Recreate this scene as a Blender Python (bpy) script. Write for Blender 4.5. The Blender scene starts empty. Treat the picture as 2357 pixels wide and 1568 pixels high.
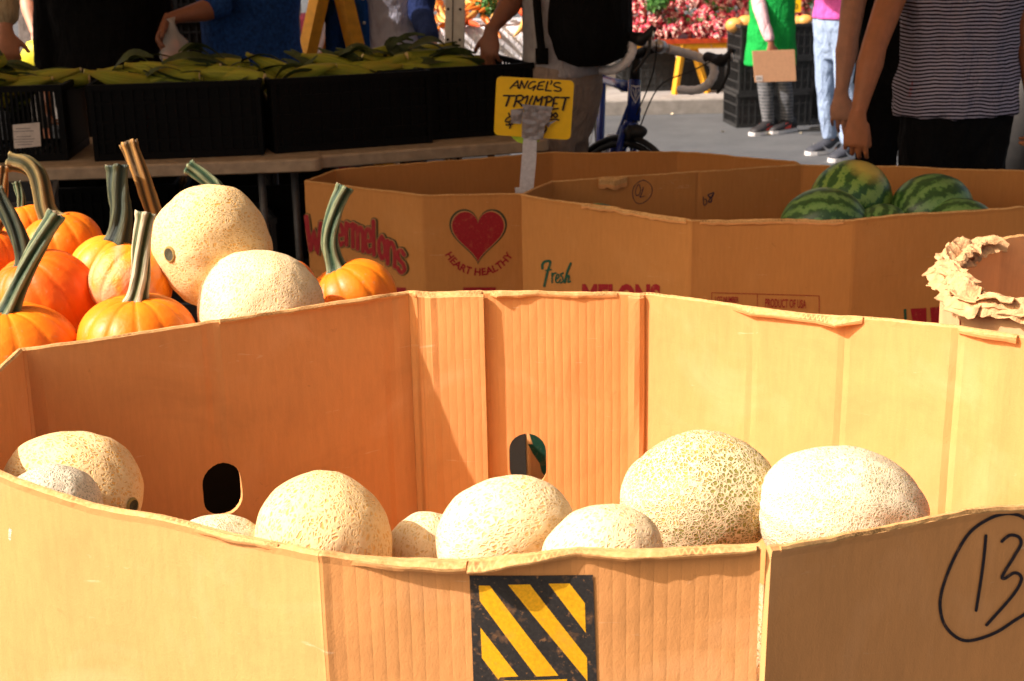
import bpy, bmesh, math, random
from mathutils import Vector, Matrix, noise, Quaternion
R = math.radians
random.seed(7)
S = bpy.context.scene
COL = S.collection

# ---------------------------------------------------------------- camera, world, sun, exposure
FPX, CU, CV, HZ = 3272.0, 1178.0, 784.0, -190.0       # focal length and centre in units of a 2356 px wide frame
CAMH = 1.55
PITCH = math.atan((CV - HZ) / FPX)
ROLL = R(-1.2)
cd = bpy.data.cameras.new('camera'); cam = bpy.data.objects.new('camera', cd); COL.objects.link(cam)
CM = Matrix.Rotation(R(90) - PITCH, 3, 'X') @ Matrix.Rotation(ROLL, 3, 'Z')
cam.location = (0, 0, CAMH); cam.rotation_euler = CM.to_euler()
cd.sensor_width = 36.0; cd.lens = 36.0 * FPX / 2356.0; cd.clip_end = 400; cd.clip_start = 0.05
cd.dof.use_dof = True; cd.dof.focus_distance = 2.05; cd.dof.aperture_fstop = 12.0
S.camera = cam
SUN = Vector((-1.0, -0.30, 0.95)).normalized()
w = bpy.data.worlds.new('World'); S.world = w; w.use_nodes = True
nt = w.node_tree; bgn = nt.nodes['Background']
sky = nt.nodes.new('ShaderNodeTexSky'); sky.sky_type = 'NISHITA'; sky.sun_disc = False
sky.sun_elevation = math.asin(SUN.z); sky.sun_rotation = math.atan2(SUN.x, SUN.y)
sky.air_density = 0.5; sky.dust_density = 6.0; sky.ozone_density = 0.2
warm_tint = nt.nodes.new('ShaderNodeMix'); warm_tint.data_type = 'RGBA'; warm_tint.blend_type = 'MULTIPLY'; warm_tint.inputs[0].default_value = 1.0
warm_tint.inputs[7].default_value = (1.0, 0.88, 0.70, 1)          # warm tint multiplied into the sky colour to warm the shade
nt.links.new(sky.outputs[0], warm_tint.inputs[6]); nt.links.new(warm_tint.outputs[2], bgn.inputs[0]); bgn.inputs[1].default_value = 0.138
sl = bpy.data.lights.new('sun', 'SUN'); sl.energy = 4.45; sl.angle = R(0.5); sl.color = (1.0, 0.905, 0.90)
so = bpy.data.objects.new('sun', sl); COL.objects.link(so); so.rotation_euler = SUN.to_track_quat('Z', 'Y').to_euler()
so.location = SUN * 20
S.view_settings.view_transform = 'Standard'; S.view_settings.look = 'None'; S.view_settings.gamma = 1.0
S.view_settings.exposure = 0.80
try:
    S.cycles.max_bounces = 8; S.cycles.diffuse_bounces = 4
except Exception: pass

# ---------------------------------------------------------------- helpers: picture point -> place in the market
def ray(u, v): return (CM @ Vector(((u - CU) / FPX, -(v - CV) / FPX, -1.0)))
EYE = Vector((0, 0, CAMH))
def PZ(u, v, z):
    d = ray(u, v); return EYE + d * ((z - CAMH) / d.z)
def PD(u, v, dep): return EYE + ray(u, v) * dep
def PY(u, v, y):
    d = ray(u, v); return EYE + d * (y / d.y)

# ---------------------------------------------------------------- helpers: objects
def tag(o, label=None, cat=None, group=None, kind=None):
    if label: o['label'] = label
    if cat: o['category'] = cat
    if group: o['group'] = group
    if kind: o['kind'] = kind
    return o
def empty(name, loc, label, cat, group=None):
    o = bpy.data.objects.new(name, None); COL.objects.link(o); o.location = loc; o.empty_display_size = 0.1
    return tag(o, label, cat, group)
def fin(bm, name, mats, parent=None, smooth=True, off=None, recalc=True):
    """link a bmesh as one object; geometry given in world space is moved into the root's space by off"""
    if off is not None: bmesh.ops.translate(bm, verts=bm.verts, vec=-Vector(off))
    if recalc: bmesh.ops.recalc_face_normals(bm, faces=bm.faces)
    me = bpy.data.meshes.new(name); bm.to_mesh(me); bm.free()
    if not isinstance(mats, (list, tuple)): mats = [mats]
    for m in mats: me.materials.append(m)
    if smooth:
        me.polygons.foreach_set('use_smooth', [True] * len(me.polygons))
    o = bpy.data.objects.new(name, me); COL.objects.link(o)
    if parent: o.parent = parent
    return o
def copy_tree(o, parent=None):
    c = o.copy(); COL.objects.link(c)
    if parent: c.parent = parent
    for ch in list(o.children): copy_tree(ch, c)
    return c
def box(bm, c, s, rot=None, mi=0):
    c = Vector(c); hx, hy, hz = s[0] / 2, s[1] / 2, s[2] / 2
    vs = []
    for z in (-hz, hz):
        for x, y in ((-hx, -hy), (hx, -hy), (hx, hy), (-hx, hy)):
            p = Vector((x, y, z))
            if rot is not None: p = rot @ p
            vs.append(bm.verts.new(c + p))
    for f in ((3, 2, 1, 0), (4, 5, 6, 7), (0, 1, 5, 4), (1, 2, 6, 5), (2, 3, 7, 6), (3, 0, 4, 7)):
        bm.faces.new([vs[i] for i in f]).material_index = mi
def bev(bm, w, seg=2):
    bmesh.ops.bevel(bm, geom=list(bm.edges), offset=w, segments=seg, affect='EDGES', profile=0.5)
def frame(d, hint=None):
    d = Vector(d).normalized()
    h = Vector(hint) if hint is not None else (Vector((0, 0, 1)) if abs(d.z) < 0.9 else Vector((1, 0, 0)))
    a = (h - d * h.dot(d))
    if a.length < 1e-6: a = d.orthogonal()
    a.normalize(); return a, d.cross(a)
def loft(bm, rings, seg=16, cap=True, mi=0, uv=None):
    """rings: (centre, half axis vector, half axis vector)"""
    rows = []
    for c, a, b in rings:
        rows.append([bm.verts.new(Vector(c) + Vector(a) * math.cos(2 * math.pi * i / seg) + Vector(b) * math.sin(2 * math.pi * i / seg)) for i in range(seg)])
    fs = []
    for r0, r1 in zip(rows, rows[1:]):
        for i in range(seg):
            f = bm.faces.new((r0[i], r0[(i + 1) % seg], r1[(i + 1) % seg], r1[i])); f.material_index = mi; fs.append(f)
    if cap:
        for r in (rows[0][::-1], rows[-1]): f = bm.faces.new(r); f.material_index = mi
    return rows
def capsule(bm, p0, r0, p1, r1, seg=14, mi=0, flat=1.0, hint=None):
    p0, p1 = Vector(p0), Vector(p1); d = p1 - p0
    if d.length < 1e-6: d = Vector((0, 0, 1e-4))
    dn = d.normalized(); a, b = frame(dn, hint); b = b * flat
    rg = []
    for k in (0.15, 0.5, 0.85):
        an = (1 - k) * math.pi / 2; rg.append((p0 - dn * r0 * math.sin(an), r0 * math.cos(an)))
    rg += [(p0, r0), (p0 + d * 0.5, (r0 + r1) / 2), (p1, r1)]
    for k in (0.85, 0.5, 0.15):
        an = (1 - k) * math.pi / 2; rg.append((p1 + dn * r1 * math.sin(an), r1 * math.cos(an)))
    loft(bm, [(c, a * r, b * r) for c, r in rg], seg, mi=mi)
def tube(bm, pts, r, seg=10, mi=0, cap=True):
    """continuous tube along a polyline; r a number or a list"""
    pts = [Vector(p) for p in pts]; n = len(pts); rows = []
    d0 = (pts[1] - pts[0]); a, b = frame(d0)
    for i, p in enumerate(pts):
        d = (pts[min(i + 1, n - 1)] - pts[max(i - 1, 0)]).normalized()
        a = (a - d * a.dot(d)).normalized(); b = d.cross(a)
        rr = r[i] if isinstance(r, (list, tuple)) else r
        rows.append((p, a * rr, b * rr))
    loft(bm, rows, seg, cap, mi)
def ellipsoid(bm, c, rx, ry, rz, seg=18, n=10, rot=None, mi=0):
    c = Vector(c); rows = []
    for j in range(n + 1):
        t = -math.pi / 2 + math.pi * (j + 0.02 if j == 0 else (j - 0.02 if j == n else j)) / n
        k = math.cos(t)
        p = Vector((0, 0, rz * math.sin(t))); a = Vector((rx * k, 0, 0)); b = Vector((0, ry * k, 0))
        if rot is not None: p, a, b = rot @ p, rot @ a, rot @ b
        rows.append((c + p, a, b))
    loft(bm, rows, seg, mi=mi)
def smooth_pts(pts, n=8, closed=False):
    pts = [Vector(p) for p in pts]; out = []; m = len(pts)
    rng = range(m) if closed else range(m - 1)
    for i in rng:
        if closed: p0, p1, p2, p3 = pts[(i - 1) % m], pts[i], pts[(i + 1) % m], pts[(i + 2) % m]
        else: p0, p1, p2, p3 = pts[max(i - 1, 0)], pts[i], pts[i + 1], pts[min(i + 2, m - 1)]
        for k in range(n):
            t = k / n
            out.append(0.5 * ((2 * p1) + (p2 - p0) * t + (2 * p0 - 5 * p1 + 4 * p2 - p3) * t * t + (3 * p1 - p0 - 3 * p2 + p3) * t ** 3))
    if not closed: out.append(pts[-1])
    return out
def lerp(a, b, t): return a + (b - a) * t
def interp(tab, x):
    if x <= tab[0][0]: return tab[0][1]
    for (x0, y0), (x1, y1) in zip(tab, tab[1:]):
        if x <= x1: return lerp(y0, y1, (x - x0) / (x1 - x0))
    return tab[-1][1]

# ---------------------------------------------------------------- helpers: materials
def srgb(r, g, b):
    f = lambda c: (c / 12.92 if c <= 0.04045 else ((c + 0.055) / 1.055) ** 2.4)
    return (f(r / 255), f(g / 255), f(b / 255), 1)
def c4(c): return tuple(c) if len(c) == 4 else tuple(c) + (1,)
class NT:
    def __init__(s, name, rough=0.6, spec=0.5):
        s.m = bpy.data.materials.new(name); s.m.use_nodes = True; s.t = s.m.node_tree
        s.b = s.t.nodes['Principled BSDF']; s.b.inputs['Roughness'].default_value = rough
        s.b.inputs['Specular IOR Level'].default_value = spec
    def n(s, typ, **kw):
        q = s.t.nodes.new('ShaderNode' + typ)
        for k, v in kw.items():
            if k.startswith('i_'):
                key = k[2:]; key = int(key) if key.isdigit() else key.replace('_', ' ')
                if isinstance(v, bpy.types.NodeSocket): s.t.links.new(v, q.inputs[key])
                else: q.inputs[key].default_value = v
            else: setattr(q, k, v)
        return q
    def l(s, a, b): s.t.links.new(a, b)
    def coord(s, k='Object'): return s.n('TexCoord').outputs[k]
    def mapp(s, vec, scale=(1, 1, 1), rot=(0, 0, 0)):
        q = s.n('Mapping'); q.inputs['Scale'].default_value = scale; q.inputs['Rotation'].default_value = rot; s.l(vec, q.inputs[0]); return q.outputs[0]
    def noise(s, vec, scale, detail=3, rough=0.5, dist=0.0):
        return s.n('TexNoise', i_Vector=vec, i_Scale=scale, i_Detail=detail, i_Roughness=rough, i_Distortion=dist).outputs['Fac']
    def ramp(s, fac, stops, mode='LINEAR'):
        q = s.n('ValToRGB'); s.l(fac, q.inputs[0]); e = q.color_ramp; e.interpolation = mode
        e.elements[0].position, e.elements[0].color = stops[0][0], c4(stops[0][1])
        e.elements[1].position, e.elements[1].color = stops[-1][0], c4(stops[-1][1])
        for p, c in stops[1:-1]:
            k = e.elements.new(p); k.color = c4(c)
        return q.outputs[0]
    def rng(s, fac, a, b, c=0.0, d=1.0):
        q = s.n('MapRange'); s.l(fac, q.inputs[0])
        for i, v in enumerate((a, b, c, d)): q.inputs[i + 1].default_value = v
        return q.outputs[0]
    def mix(s, fac, a, b, blend='MIX'):
        q = s.n('Mix', data_type='RGBA', blend_type=blend)
        for sock, v in ((q.inputs[0], fac), (q.inputs[6], a), (q.inputs[7], b)):
            if isinstance(v, bpy.types.NodeSocket): s.l(v, sock)
            else: sock.default_value = v if not isinstance(v, (tuple, list)) else c4(v)
        return q.outputs[2]
    def math(s, op, a, b=0.0, c=0.0):
        q = s.n('Math', operation=op)
        for i, v in enumerate((a, b, c)):
            if isinstance(v, bpy.types.NodeSocket): s.l(v, q.inputs[i])
            else: q.inputs[i].default_value = v
        return q.outputs[0]
    def col(s, c):
        if isinstance(c, bpy.types.NodeSocket): s.l(c, s.b.inputs['Base Color'])
        else: s.b.inputs['Base Color'].default_value = c4(c)
        return s
    def bump(s, h, dist, strength=1.0, prev=None):
        q = s.n('Bump'); q.inputs['Distance'].default_value = dist; q.inputs['Strength'].default_value = strength
        s.l(h, q.inputs['Height'])
        if prev is not None: s.l(prev, q.inputs['Normal'])
        s.l(q.outputs[0], s.b.inputs['Normal']); return q.outputs[0]
def simple(name, color, rough=0.6, var=0.18, scale=30, bump=0.0, bscale=200, spec=0.5, metal=0.0, coords='Object'):
    s = NT(name, rough, spec); v = s.coord(coords)
    c = Vector(c4(color)[:3])
    f = s.noise(v, scale, 4, 0.6)
    s.col(s.ramp(f, [(0.3, tuple(c * (1 - var))), (0.7, tuple(min(1, x * (1 + var)) for x in c))]))
    if bump: s.bump(s.noise(v, bscale, 3), bump)
    s.b.inputs['Metallic'].default_value = metal
    return s.m

def cardboard(name, base, flute=0.0, fperiod=0.0145, stain=0.45, streak=0.07):
    s = NT(name, 0.78, 0.18); uv = s.coord('UV')
    b = Vector(base)
    st = s.noise(s.mapp(uv, (95, 13, 1)), 1.0, 4, 0.7)             # vertical fibre streaks
    big = s.noise(s.mapp(uv, (5, 6, 1)), 1.0, 4, 0.6, 0.6)         # handling stains
    fine = s.noise(s.mapp(uv, (420, 260, 1)), 1.0, 2, 0.7)
    c = s.ramp(st, [(0.25, tuple(b * (1 - streak))), (0.75, tuple(b * (1 + streak)))])
    c = s.mix(s.rng(big, 0.55, 0.8, 0, stain), c, tuple(b * 0.62) + (1,))
    c = s.mix(s.rng(big, 0.46, 0.30, 0, stain * 0.9), c, (min(1, b[0] * 1.15), min(1, b[1] * 1.3), min(1, b[2] * 1.7), 1))
    c = s.mix(s.rng(fine, 0.62, 0.75, 0, 0.35), c, tuple(b * 0.7) + (1,))
    # scuffs: thin pale scratches
    scr = s.noise(s.mapp(uv, (9, 60, 1), (0, 0, 0.5)), 1.0, 5, 0.7, 1.2)
    c = s.mix(s.rng(scr, 0.66, 0.74, 0, 0.5), c, (0.78, 0.56, 0.34, 1))
    ln = s.noise(s.mapp(uv, (2.2, 130, 1), (0, 0, -0.35)), 1.0, 3, 0.6, 0.4)             # thin slanted rub lines
    c = s.mix(s.rng(ln, 0.73, 0.77, 0, 0.45), c, tuple(b * 0.6) + (1,))
    blot = s.noise(s.mapp(uv, (22, 26, 1)), 1.0, 5, 0.75, 0.8)                         # grease and dirt spots
    c = s.mix(s.rng(blot, 0.66, 0.74, 0, 0.5), c, tuple(b * 0.5) + (1,))
    pz = None
    if flute:
        sx = s.n('SeparateXYZ', i_Vector=uv).outputs[0]
        wob = s.math('MULTIPLY', s.noise(s.mapp(uv, (3, 9, 1)), 1.0, 2), 0.0022)
        ph = s.math('MULTIPLY', s.math('ADD', sx, wob), 2 * math.pi / fperiod)
        wv = s.math('SINE', ph)
        wv2 = s.math('POWER', s.math('ABSOLUTE', s.math('SINE', s.math('MULTIPLY', ph, 0.5))), 0.5)
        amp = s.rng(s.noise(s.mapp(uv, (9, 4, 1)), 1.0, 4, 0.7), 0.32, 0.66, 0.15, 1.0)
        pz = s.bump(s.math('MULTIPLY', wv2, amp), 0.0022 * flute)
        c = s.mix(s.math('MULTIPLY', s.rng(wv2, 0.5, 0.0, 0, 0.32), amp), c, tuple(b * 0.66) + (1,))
    h = s.math('ADD', s.math('MULTIPLY', s.noise(s.mapp(uv, (30, 14, 1)), 1.0, 5, 0.6), 0.8), s.math('MULTIPLY', fine, 0.2))
    s.bump(h, 0.0016, 1.0, pz)
    s.col(c); return s.m

# ---------------------------------------------------------------- materials
M = {}
KR = (0.67, 0.308, 0.105)
M['card'] = cardboard('cardboard_kraft', KR)
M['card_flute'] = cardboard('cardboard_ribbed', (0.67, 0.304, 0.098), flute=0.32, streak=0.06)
M['card_smooth_rib'] = cardboard('cardboard_faint_ribs', (0.67, 0.304, 0.100), flute=0.19)
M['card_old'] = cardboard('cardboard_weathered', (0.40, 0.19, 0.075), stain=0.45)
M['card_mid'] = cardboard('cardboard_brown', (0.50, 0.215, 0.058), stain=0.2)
M['card_pale'] = cardboard('cardboard_pale', (0.62, 0.36, 0.17), stain=0.3)
def edge_mat():
    s = NT('cardboard_cut_edge', 0.9, 0.1); uv = s.coord('UV')
    sx, sy, _ = s.n('SeparateXYZ', i_Vector=uv).outputs[:3]
    t = s.math('SUBTRACT', sy, 10.0)
    f = s.noise(s.mapp(uv, (120, 3, 1)), 1.0, 4, 0.7)
    ph = s.math('ADD', s.math('MULTIPLY', sx, 2 * math.pi / 0.0082), s.math('MULTIPLY', s.noise(s.mapp(uv, (25, 0, 1)), 1.0, 2), 5.0))
    mid = s.math('ADD', s.math('MULTIPLY', s.math('SINE', ph), 0.24), 0.5)
    d = s.math('ABSOLUTE', s.math('SUBTRACT', t, mid))
    gap = s.math('MULTIPLY', s.rng(d, 0.10, 0.2), s.rng(s.math('ABSOLUTE', s.math('SUBTRACT', t, 0.5)), 0.40, 0.32))
    gap = s.math('MULTIPLY', gap, s.rng(s.noise(s.mapp(uv, (13, 0, 1)), 1.0, 4), 0.46, 0.66))
    c = s.ramp(f, [(0.3, (0.46, 0.24, 0.08)), (0.55, (0.60, 0.34, 0.13)), (0.75, (0.68, 0.43, 0.2))])
    s.col(s.mix(s.math('MULTIPLY', gap, 0.65), c, (0.10, 0.04, 0.012, 1)))
    s.bump(f, 0.0006); return s.m
M['edge'] = edge_mat()
def ink(name, c, wear=0.35, rough=0.6):
    s = NT(name, rough, 0.3); v = s.coord('Object'); c = Vector(c)
    f = s.noise(v, 260, 4, 0.7); g = s.noise(v, 45, 3, 0.6)
    k = s.ramp(f, [(0.35, tuple(c * (1 - wear * 0.5))), (0.7, tuple(c * (1 + wear * 0.6)))])
    k = s.mix(s.rng(s.noise(v, 150, 3, 0.7), 0.60, 0.70, 0, wear * 0.9), k, tuple(c * 0.35 + Vector(KR) * 0.65) + (1,))
    s.col(s.mix(s.rng(g, 0.58, 0.74, 0, wear), k, tuple(c * 0.5 + Vector(KR) * 0.5) + (1,))); return s.m
M['ink_black'] = ink('ink_black', (0.030, 0.026, 0.023), 0.55)
M['ink_yellow'] = ink('ink_yellow', (0.82, 0.41, 0.008), 0.3)
M['ink_red'] = ink('ink_red', (0.30, 0.008, 0.014), 0.35)
M['ink_green'] = ink('ink_green', (0.012, 0.075, 0.04), 0.3)
M['ink_olive'] = ink('ink_dark_green', (0.055, 0.055, 0.022), 0.3)
M['ink_tan'] = ink('ink_bare_board', (0.46, 0.22, 0.08), 0.2)
M['marker'] = ink('marker_pen', (0.018, 0.012, 0.016), 0.25)
M['pen'] = ink('ballpoint_pen', (0.03, 0.025, 0.05), 0.4)

def melon_mat(name, under, net, scale=120, thick=0.16, bump=0.0022, patch=None, stretch=(1, 1, 1), netmask=(0.15, 0.35)):
    s = NT(name, 0.62, 0.25); v = s.coord('Object')
    wob = s.n('TexNoise', i_Vector=v, i_Scale=60.0, i_Detail=2.0).outputs['Color']
    vv = s.n('VectorMath', operation='ADD'); s.l(v, vv.inputs[0])
    sc = s.n('VectorMath', operation='SCALE'); s.l(wob, sc.inputs[0]); sc.inputs['Scale'].default_value = 0.012; s.l(sc.outputs[0], vv.inputs[1])
    vm = s.mapp(vv.outputs[0], stretch)
    d1 = s.n('TexVoronoi', feature='DISTANCE_TO_EDGE', i_Vector=vm, i_Scale=scale).outputs['Distance']
    d2 = s.n('TexVoronoi', feature='DISTANCE_TO_EDGE', i_Vector=s.mapp(vm, (0.6, 1.1, 0.8), (0.4, 0.7, 0.2)), i_Scale=scale * 0.62).outputs['Distance']
    n1 = s.rng(d1, thick * 0.35, thick, 1.0, 0.0); n2 = s.rng(d2, thick * 0.2, thick * 0.6, 0.85, 0.0)
    net_f = s.math('MAXIMUM', n1, n2)
    big = s.noise(v, 9, 3, 0.6); mid = s.noise(v, 32, 4, 0.6)
    dens = s.rng(mid, netmask[0], netmask[1], 0.25, 1.0)
    net_f = s.math('MULTIPLY', net_f, dens)
    u = Vector(under)
    uc = s.ramp(mid, [(0.3, tuple(u * 0.85)), (0.7, tuple(u * 1.12))])
    if patch: uc = s.mix(s.rng(big, 0.48, 0.62), uc, patch)
    c = s.mix(net_f, uc, net)
    c = s.mix(s.rng(s.noise(v, 6.5, 3, 0.6, 0.5), 0.50, 0.66, 0, 0.55), c, tuple(Vector(net) * 0.6 + Vector((0.30, 0.27, 0.20))) + (1,))
    c = s.mix(s.rng(s.noise(v, 26, 5, 0.75, 1.0), 0.60, 0.72, 0, 0.55), c, tuple(Vector(under) * 0.55) + (1,))
    c = s.mix(s.rng(s.noise(v, 70, 5, 0.75, 0.8), 0.66, 0.76, 0, 0.6), c, tuple(Vector(net) * 0.55 + Vector((0.05, 0.02, 0))) + (1,))
    s.col(c)
    s.bump(s.math('ADD', net_f, s.math('MULTIPLY', mid, 0.5)), bump); return s.m
M['melon_gold'] = melon_mat('netted_rind_gold', (0.72, 0.41, 0.12), (0.79, 0.57, 0.28), 200, 0.24, 0.0008, (0.74, 0.34, 0.045, 1), (1, 1, 0.5))
M['melon_cream'] = melon_mat('netted_rind_cream', (0.72, 0.48, 0.19), (0.81, 0.63, 0.36), 205, 0.24, 0.0008, (0.72, 0.42, 0.10, 1), (1, 1, 0.55))
M['melon_green'] = melon_mat('netted_rind_green', (0.27, 0.24, 0.055), (0.76, 0.62, 0.36), 200, 0.17, 0.0014, (0.58, 0.38, 0.06, 1))
M['melon_white'] = melon_mat('netted_rind_white', (0.40, 0.37, 0.19), (0.70, 0.60, 0.40), 240, 0.22, 0.0007, (0.60, 0.42, 0.15, 1), (1, 1, 1), (0.1, 0.25))
M['melon_grey'] = melon_mat('netted_rind_grey', (0.44, 0.40, 0.26), (0.70, 0.60, 0.42), 210, 0.2, 0.0010)
M['scar'] = simple('stem_scar', (0.075, 0.07, 0.03), 0.8, 0.8, 90, 0.002, 260)

def pumpkin_mat(name, c0, c1, blem=(0.62, 0.32, 0.16)):
    s = NT(name, 0.48, 0.3); v = s.coord('Object')
    f = s.noise(v, 9, 3, 0.6); g = s.noise(s.mapp(v, (1, 1, 1)), 70, 4, 0.7)
    c = s.ramp(f, [(0.3, c0), (0.7, c1)])
    c = s.mix(s.rng(g, 0.62, 0.74, 0, 0.5), c, blem + (1,)); c = s.mix(s.rng(s.noise(v, 5.0, 4, 0.65, 0.8), 0.52, 0.68, 0, 0.5), c, tuple(Vector(c1) * 0.72 + Vector((0.0, 0.03, 0.02))) + (1,)); c = s.mix(s.rng(s.noise(s.mapp(v, (1, 1, 0.25), (0.3, 0.2, 0)), 40, 4, 0.7), 0.70, 0.76, 0, 0.6), c, (0.66, 0.42, 0.22, 1))
    sp = s.noise(v, 24, 5, 0.8, 1.5)
    c = s.mix(s.rng(sp, 0.70, 0.74, 0, 0.7), c, (0.52, 0.23, 0.12, 1))
    s.col(c); s.bump(s.math('ADD', s.noise(v, 45, 3), s.math('MULTIPLY', g, 0.25)), 0.0018)
    s.b.inputs['Coat Weight'].default_value = 0.05; s.b.inputs['Coat Roughness'].default_value = 0.25
    return s.m
M['pumpkin'] = pumpkin_mat('pumpkin_skin', (0.80, 0.165, 0.003), (0.86, 0.25, 0.006))
M['pumpkin_deep'] = pumpkin_mat('pumpkin_skin_deep', (0.72, 0.10, 0.002), (0.82, 0.17, 0.004))
M['pumpkin_light'] = pumpkin_mat('pumpkin_skin_light', (0.84, 0.24, 0.006), (0.86, 0.34, 0.02))
def wart_mat():
    s = NT('pumpkin_skin_scabbed', 0.4, 0.4); v = s.coord('Object')
    f = s.noise(v, 7, 3, 0.6, 0.6)
    c = s.mix(s.rng(f, 0.47, 0.58), (0.84, 0.27, 0.008, 1), (0.72, 0.33, 0.16, 1))
    c = s.mix(s.rng(s.noise(v, 40, 5, 0.8), 0.6, 0.7, 0, 0.6), c, (0.78, 0.22, 0.03, 1)); s.col(c)
    s.bump(s.noise(v, 60, 5, 0.7), 0.004); return s.m
M['pumpkin_wart'] = wart_mat()
def stem_mat(name, dark, light, k=0.5):
    s = NT(name, 0.55, 0.35); uv = s.coord('UV')
    sx = s.n('SeparateXYZ', i_Vector=uv).outputs[0]
    rid = s.rng(s.math('COSINE', s.math('MULTIPLY', sx, 2 * math.pi * 5)), -1, 1)
    f = s.noise(s.mapp(uv, (46, 3, 1)), 1.0, 4, 0.7); g = s.noise(s.mapp(uv, (10, 7, 1)), 1.0, 4, 0.7)
    t = s.math('ADD', s.math('MULTIPLY', rid, 0.62), s.math('MULTIPLY', f, 0.42))
    c = s.ramp(t, [(0.3, dark), (0.62, tuple(Vector(dark) * 0.5 + Vector(light) * 0.5)), (0.82, light)])
    c = s.mix(s.rng(g, 0.62, 0.75, 0, 0.5), c, tuple(Vector(light) * 0.7) + (1,))
    s.col(c); s.bump(s.math('ADD', f, s.math('MULTIPLY', g, 0.6)), 0.006); return s.m
M['stem_green'] = stem_mat('stem_green', (0.022, 0.060, 0.022), (0.24, 0.27, 0.13))
M['stem_dark'] = stem_mat('stem_dark', (0.018, 0.032, 0.018), (0.09, 0.10, 0.045))
M['stem_tan'] = stem_mat('stem_tan', (0.10, 0.055, 0.012), (0.50, 0.25, 0.055))
M['stem_olive'] = stem_mat('stem_olive', (0.045, 0.045, 0.010), (0.30, 0.21, 0.065))
M['stem_pale'] = stem_mat('stem_striped', (0.06, 0.075, 0.015), (0.72, 0.62, 0.38))
M['stem_cut'] = simple('stem_cut', (0.62, 0.46, 0.26), 0.85, 0.4, 160, 0.003, 300)

def water_mat():
    s = NT('watermelon_rind', 0.34, 0.45); v = s.coord('Object')
    x, y, z = s.n('SeparateXYZ', i_Vector=v).outputs[:3]
    nz = s.noise(v, 16, 4, 0.7); n2 = s.noise(v, 48, 4, 0.75)
    ang = s.math('ARCTAN2', z, y)
    ph = s.math('ADD', s.math('MULTIPLY', ang, 14.0), s.math('MULTIPLY', s.math('ADD', nz, s.math('MULTIPLY', n2, 1.3)), 7.0))
    w_ = s.math('SINE', ph)
    c = s.ramp(s.rng(w_, -1, 1), [(0.22, (0.022, 0.075, 0.016)), (0.42, (0.05, 0.14, 0.028)), (0.58, (0.095, 0.21, 0.045)), (0.9, (0.15, 0.28, 0.075))])
    c = s.mix(s.rng(n2, 0.5, 0.75, 0, 0.6), c, (0.035, 0.10, 0.025, 1))
    s.col(c); return s.m
M['water'] = water_mat()
def water_spot():
    s = NT('watermelon_rind_ground_spot', 0.36, 0.45); v = s.coord('Object')
    x, y, z = s.n('SeparateXYZ', i_Vector=v).outputs[:3]
    nz = s.noise(v, 16, 4, 0.7); n2 = s.noise(v, 48, 4, 0.75)
    ang = s.math('ARCTAN2', z, y)
    ph = s.math('ADD', s.math('MULTIPLY', ang, 14.0), s.math('MULTIPLY', s.math('ADD', nz, s.math('MULTIPLY', n2, 1.3)), 7.0))
    c = s.ramp(s.rng(s.math('SINE', ph), -1, 1), [(0.25, (0.025, 0.085, 0.015)), (0.48, (0.06, 0.17, 0.025)), (0.75, (0.20, 0.32, 0.06))])
    d = s.n('VectorMath', operation='DISTANCE'); s.l(v, d.inputs[0]); d.inputs[1].default_value = (0.045, -0.06, 0.11)
    c = s.mix(s.rng(s.math('ADD', d.outputs['Value'], s.math('MULTIPLY', nz, 0.05)), 0.06, 0.105, 1, 0), c, (0.55, 0.42, 0.08, 1))
    s.col(c); return s.m
M['water_spot'] = water_spot()
def husk_mat():
    s = NT('corn_husk', 0.6, 0.3); v = s.coord('UV')
    f = s.noise(s.mapp(v, (60, 2.5, 1)), 1.0, 4, 0.6); g = s.noise(s.coord('Object'), 12, 3)
    c = s.ramp(f, [(0.3, (0.12, 0.16, 0.012)), (0.55, (0.31, 0.33, 0.025)), (0.75, (0.55, 0.50, 0.08))])
    c = s.mix(s.rng(g, 0.5, 0.7, 0, 0.7), c, (0.36, 0.26, 0.025, 1)); s.col(c); s.bump(f, 0.002); return s.m
M['husk'] = husk_mat()
M['husk_leaf'] = simple('corn_leaf', (0.040, 0.060, 0.010), 0.6, 0.5, 30, 0.001, 200)
M['silk'] = simple('corn_silk', (0.10, 0.05, 0.015), 0.8, 0.5, 80)
M['kernel'] = simple('cut_cob', (0.75, 0.62, 0.30), 0.6, 0.3, 200, 0.001, 300)
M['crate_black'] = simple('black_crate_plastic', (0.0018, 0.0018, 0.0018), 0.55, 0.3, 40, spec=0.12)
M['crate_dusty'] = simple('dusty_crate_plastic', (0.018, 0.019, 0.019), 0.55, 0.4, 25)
M['paper'] = simple('paper', (0.62, 0.56, 0.50), 0.8, 0.1, 60)
M['table'] = simple('table_plastic', (0.36, 0.27, 0.175), 0.6, 0.22, 22, 0.0006, 500)
M['metal'] = simple('grey_metal', (0.12, 0.12, 0.12), 0.55, 0.15, 40, metal=0.8)
M['pole'] = simple('white_painted_pole', (0.72, 0.70, 0.64), 0.45, 0.15, 18)
def tent_mat():
    s = NT('tent_canvas', 0.9, 0.1); s.col((0.55, 0.42, 0.28))
    t = s.n('BsdfTranslucent'); t.inputs[0].default_value = (0.50, 0.33, 0.19, 1)
    mx = s.n('MixShader'); mx.inputs[0].default_value = 0.17; s.l(s.b.outputs[0], mx.inputs[1]); s.l(t.outputs[0], mx.inputs[2])
    s.l(mx.outputs[0], s.t.nodes['Material Output'].inputs[0]); return s.m
M['tent'] = tent_mat()
M['dark_hole'] = simple('pole_hole', (0.01, 0.01, 0.01), 0.9, 0.1)
M['sign_yellow'] = simple('sign_yellow', (0.92, 0.56, 0.006), 0.4, 0.06, 30)
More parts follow.
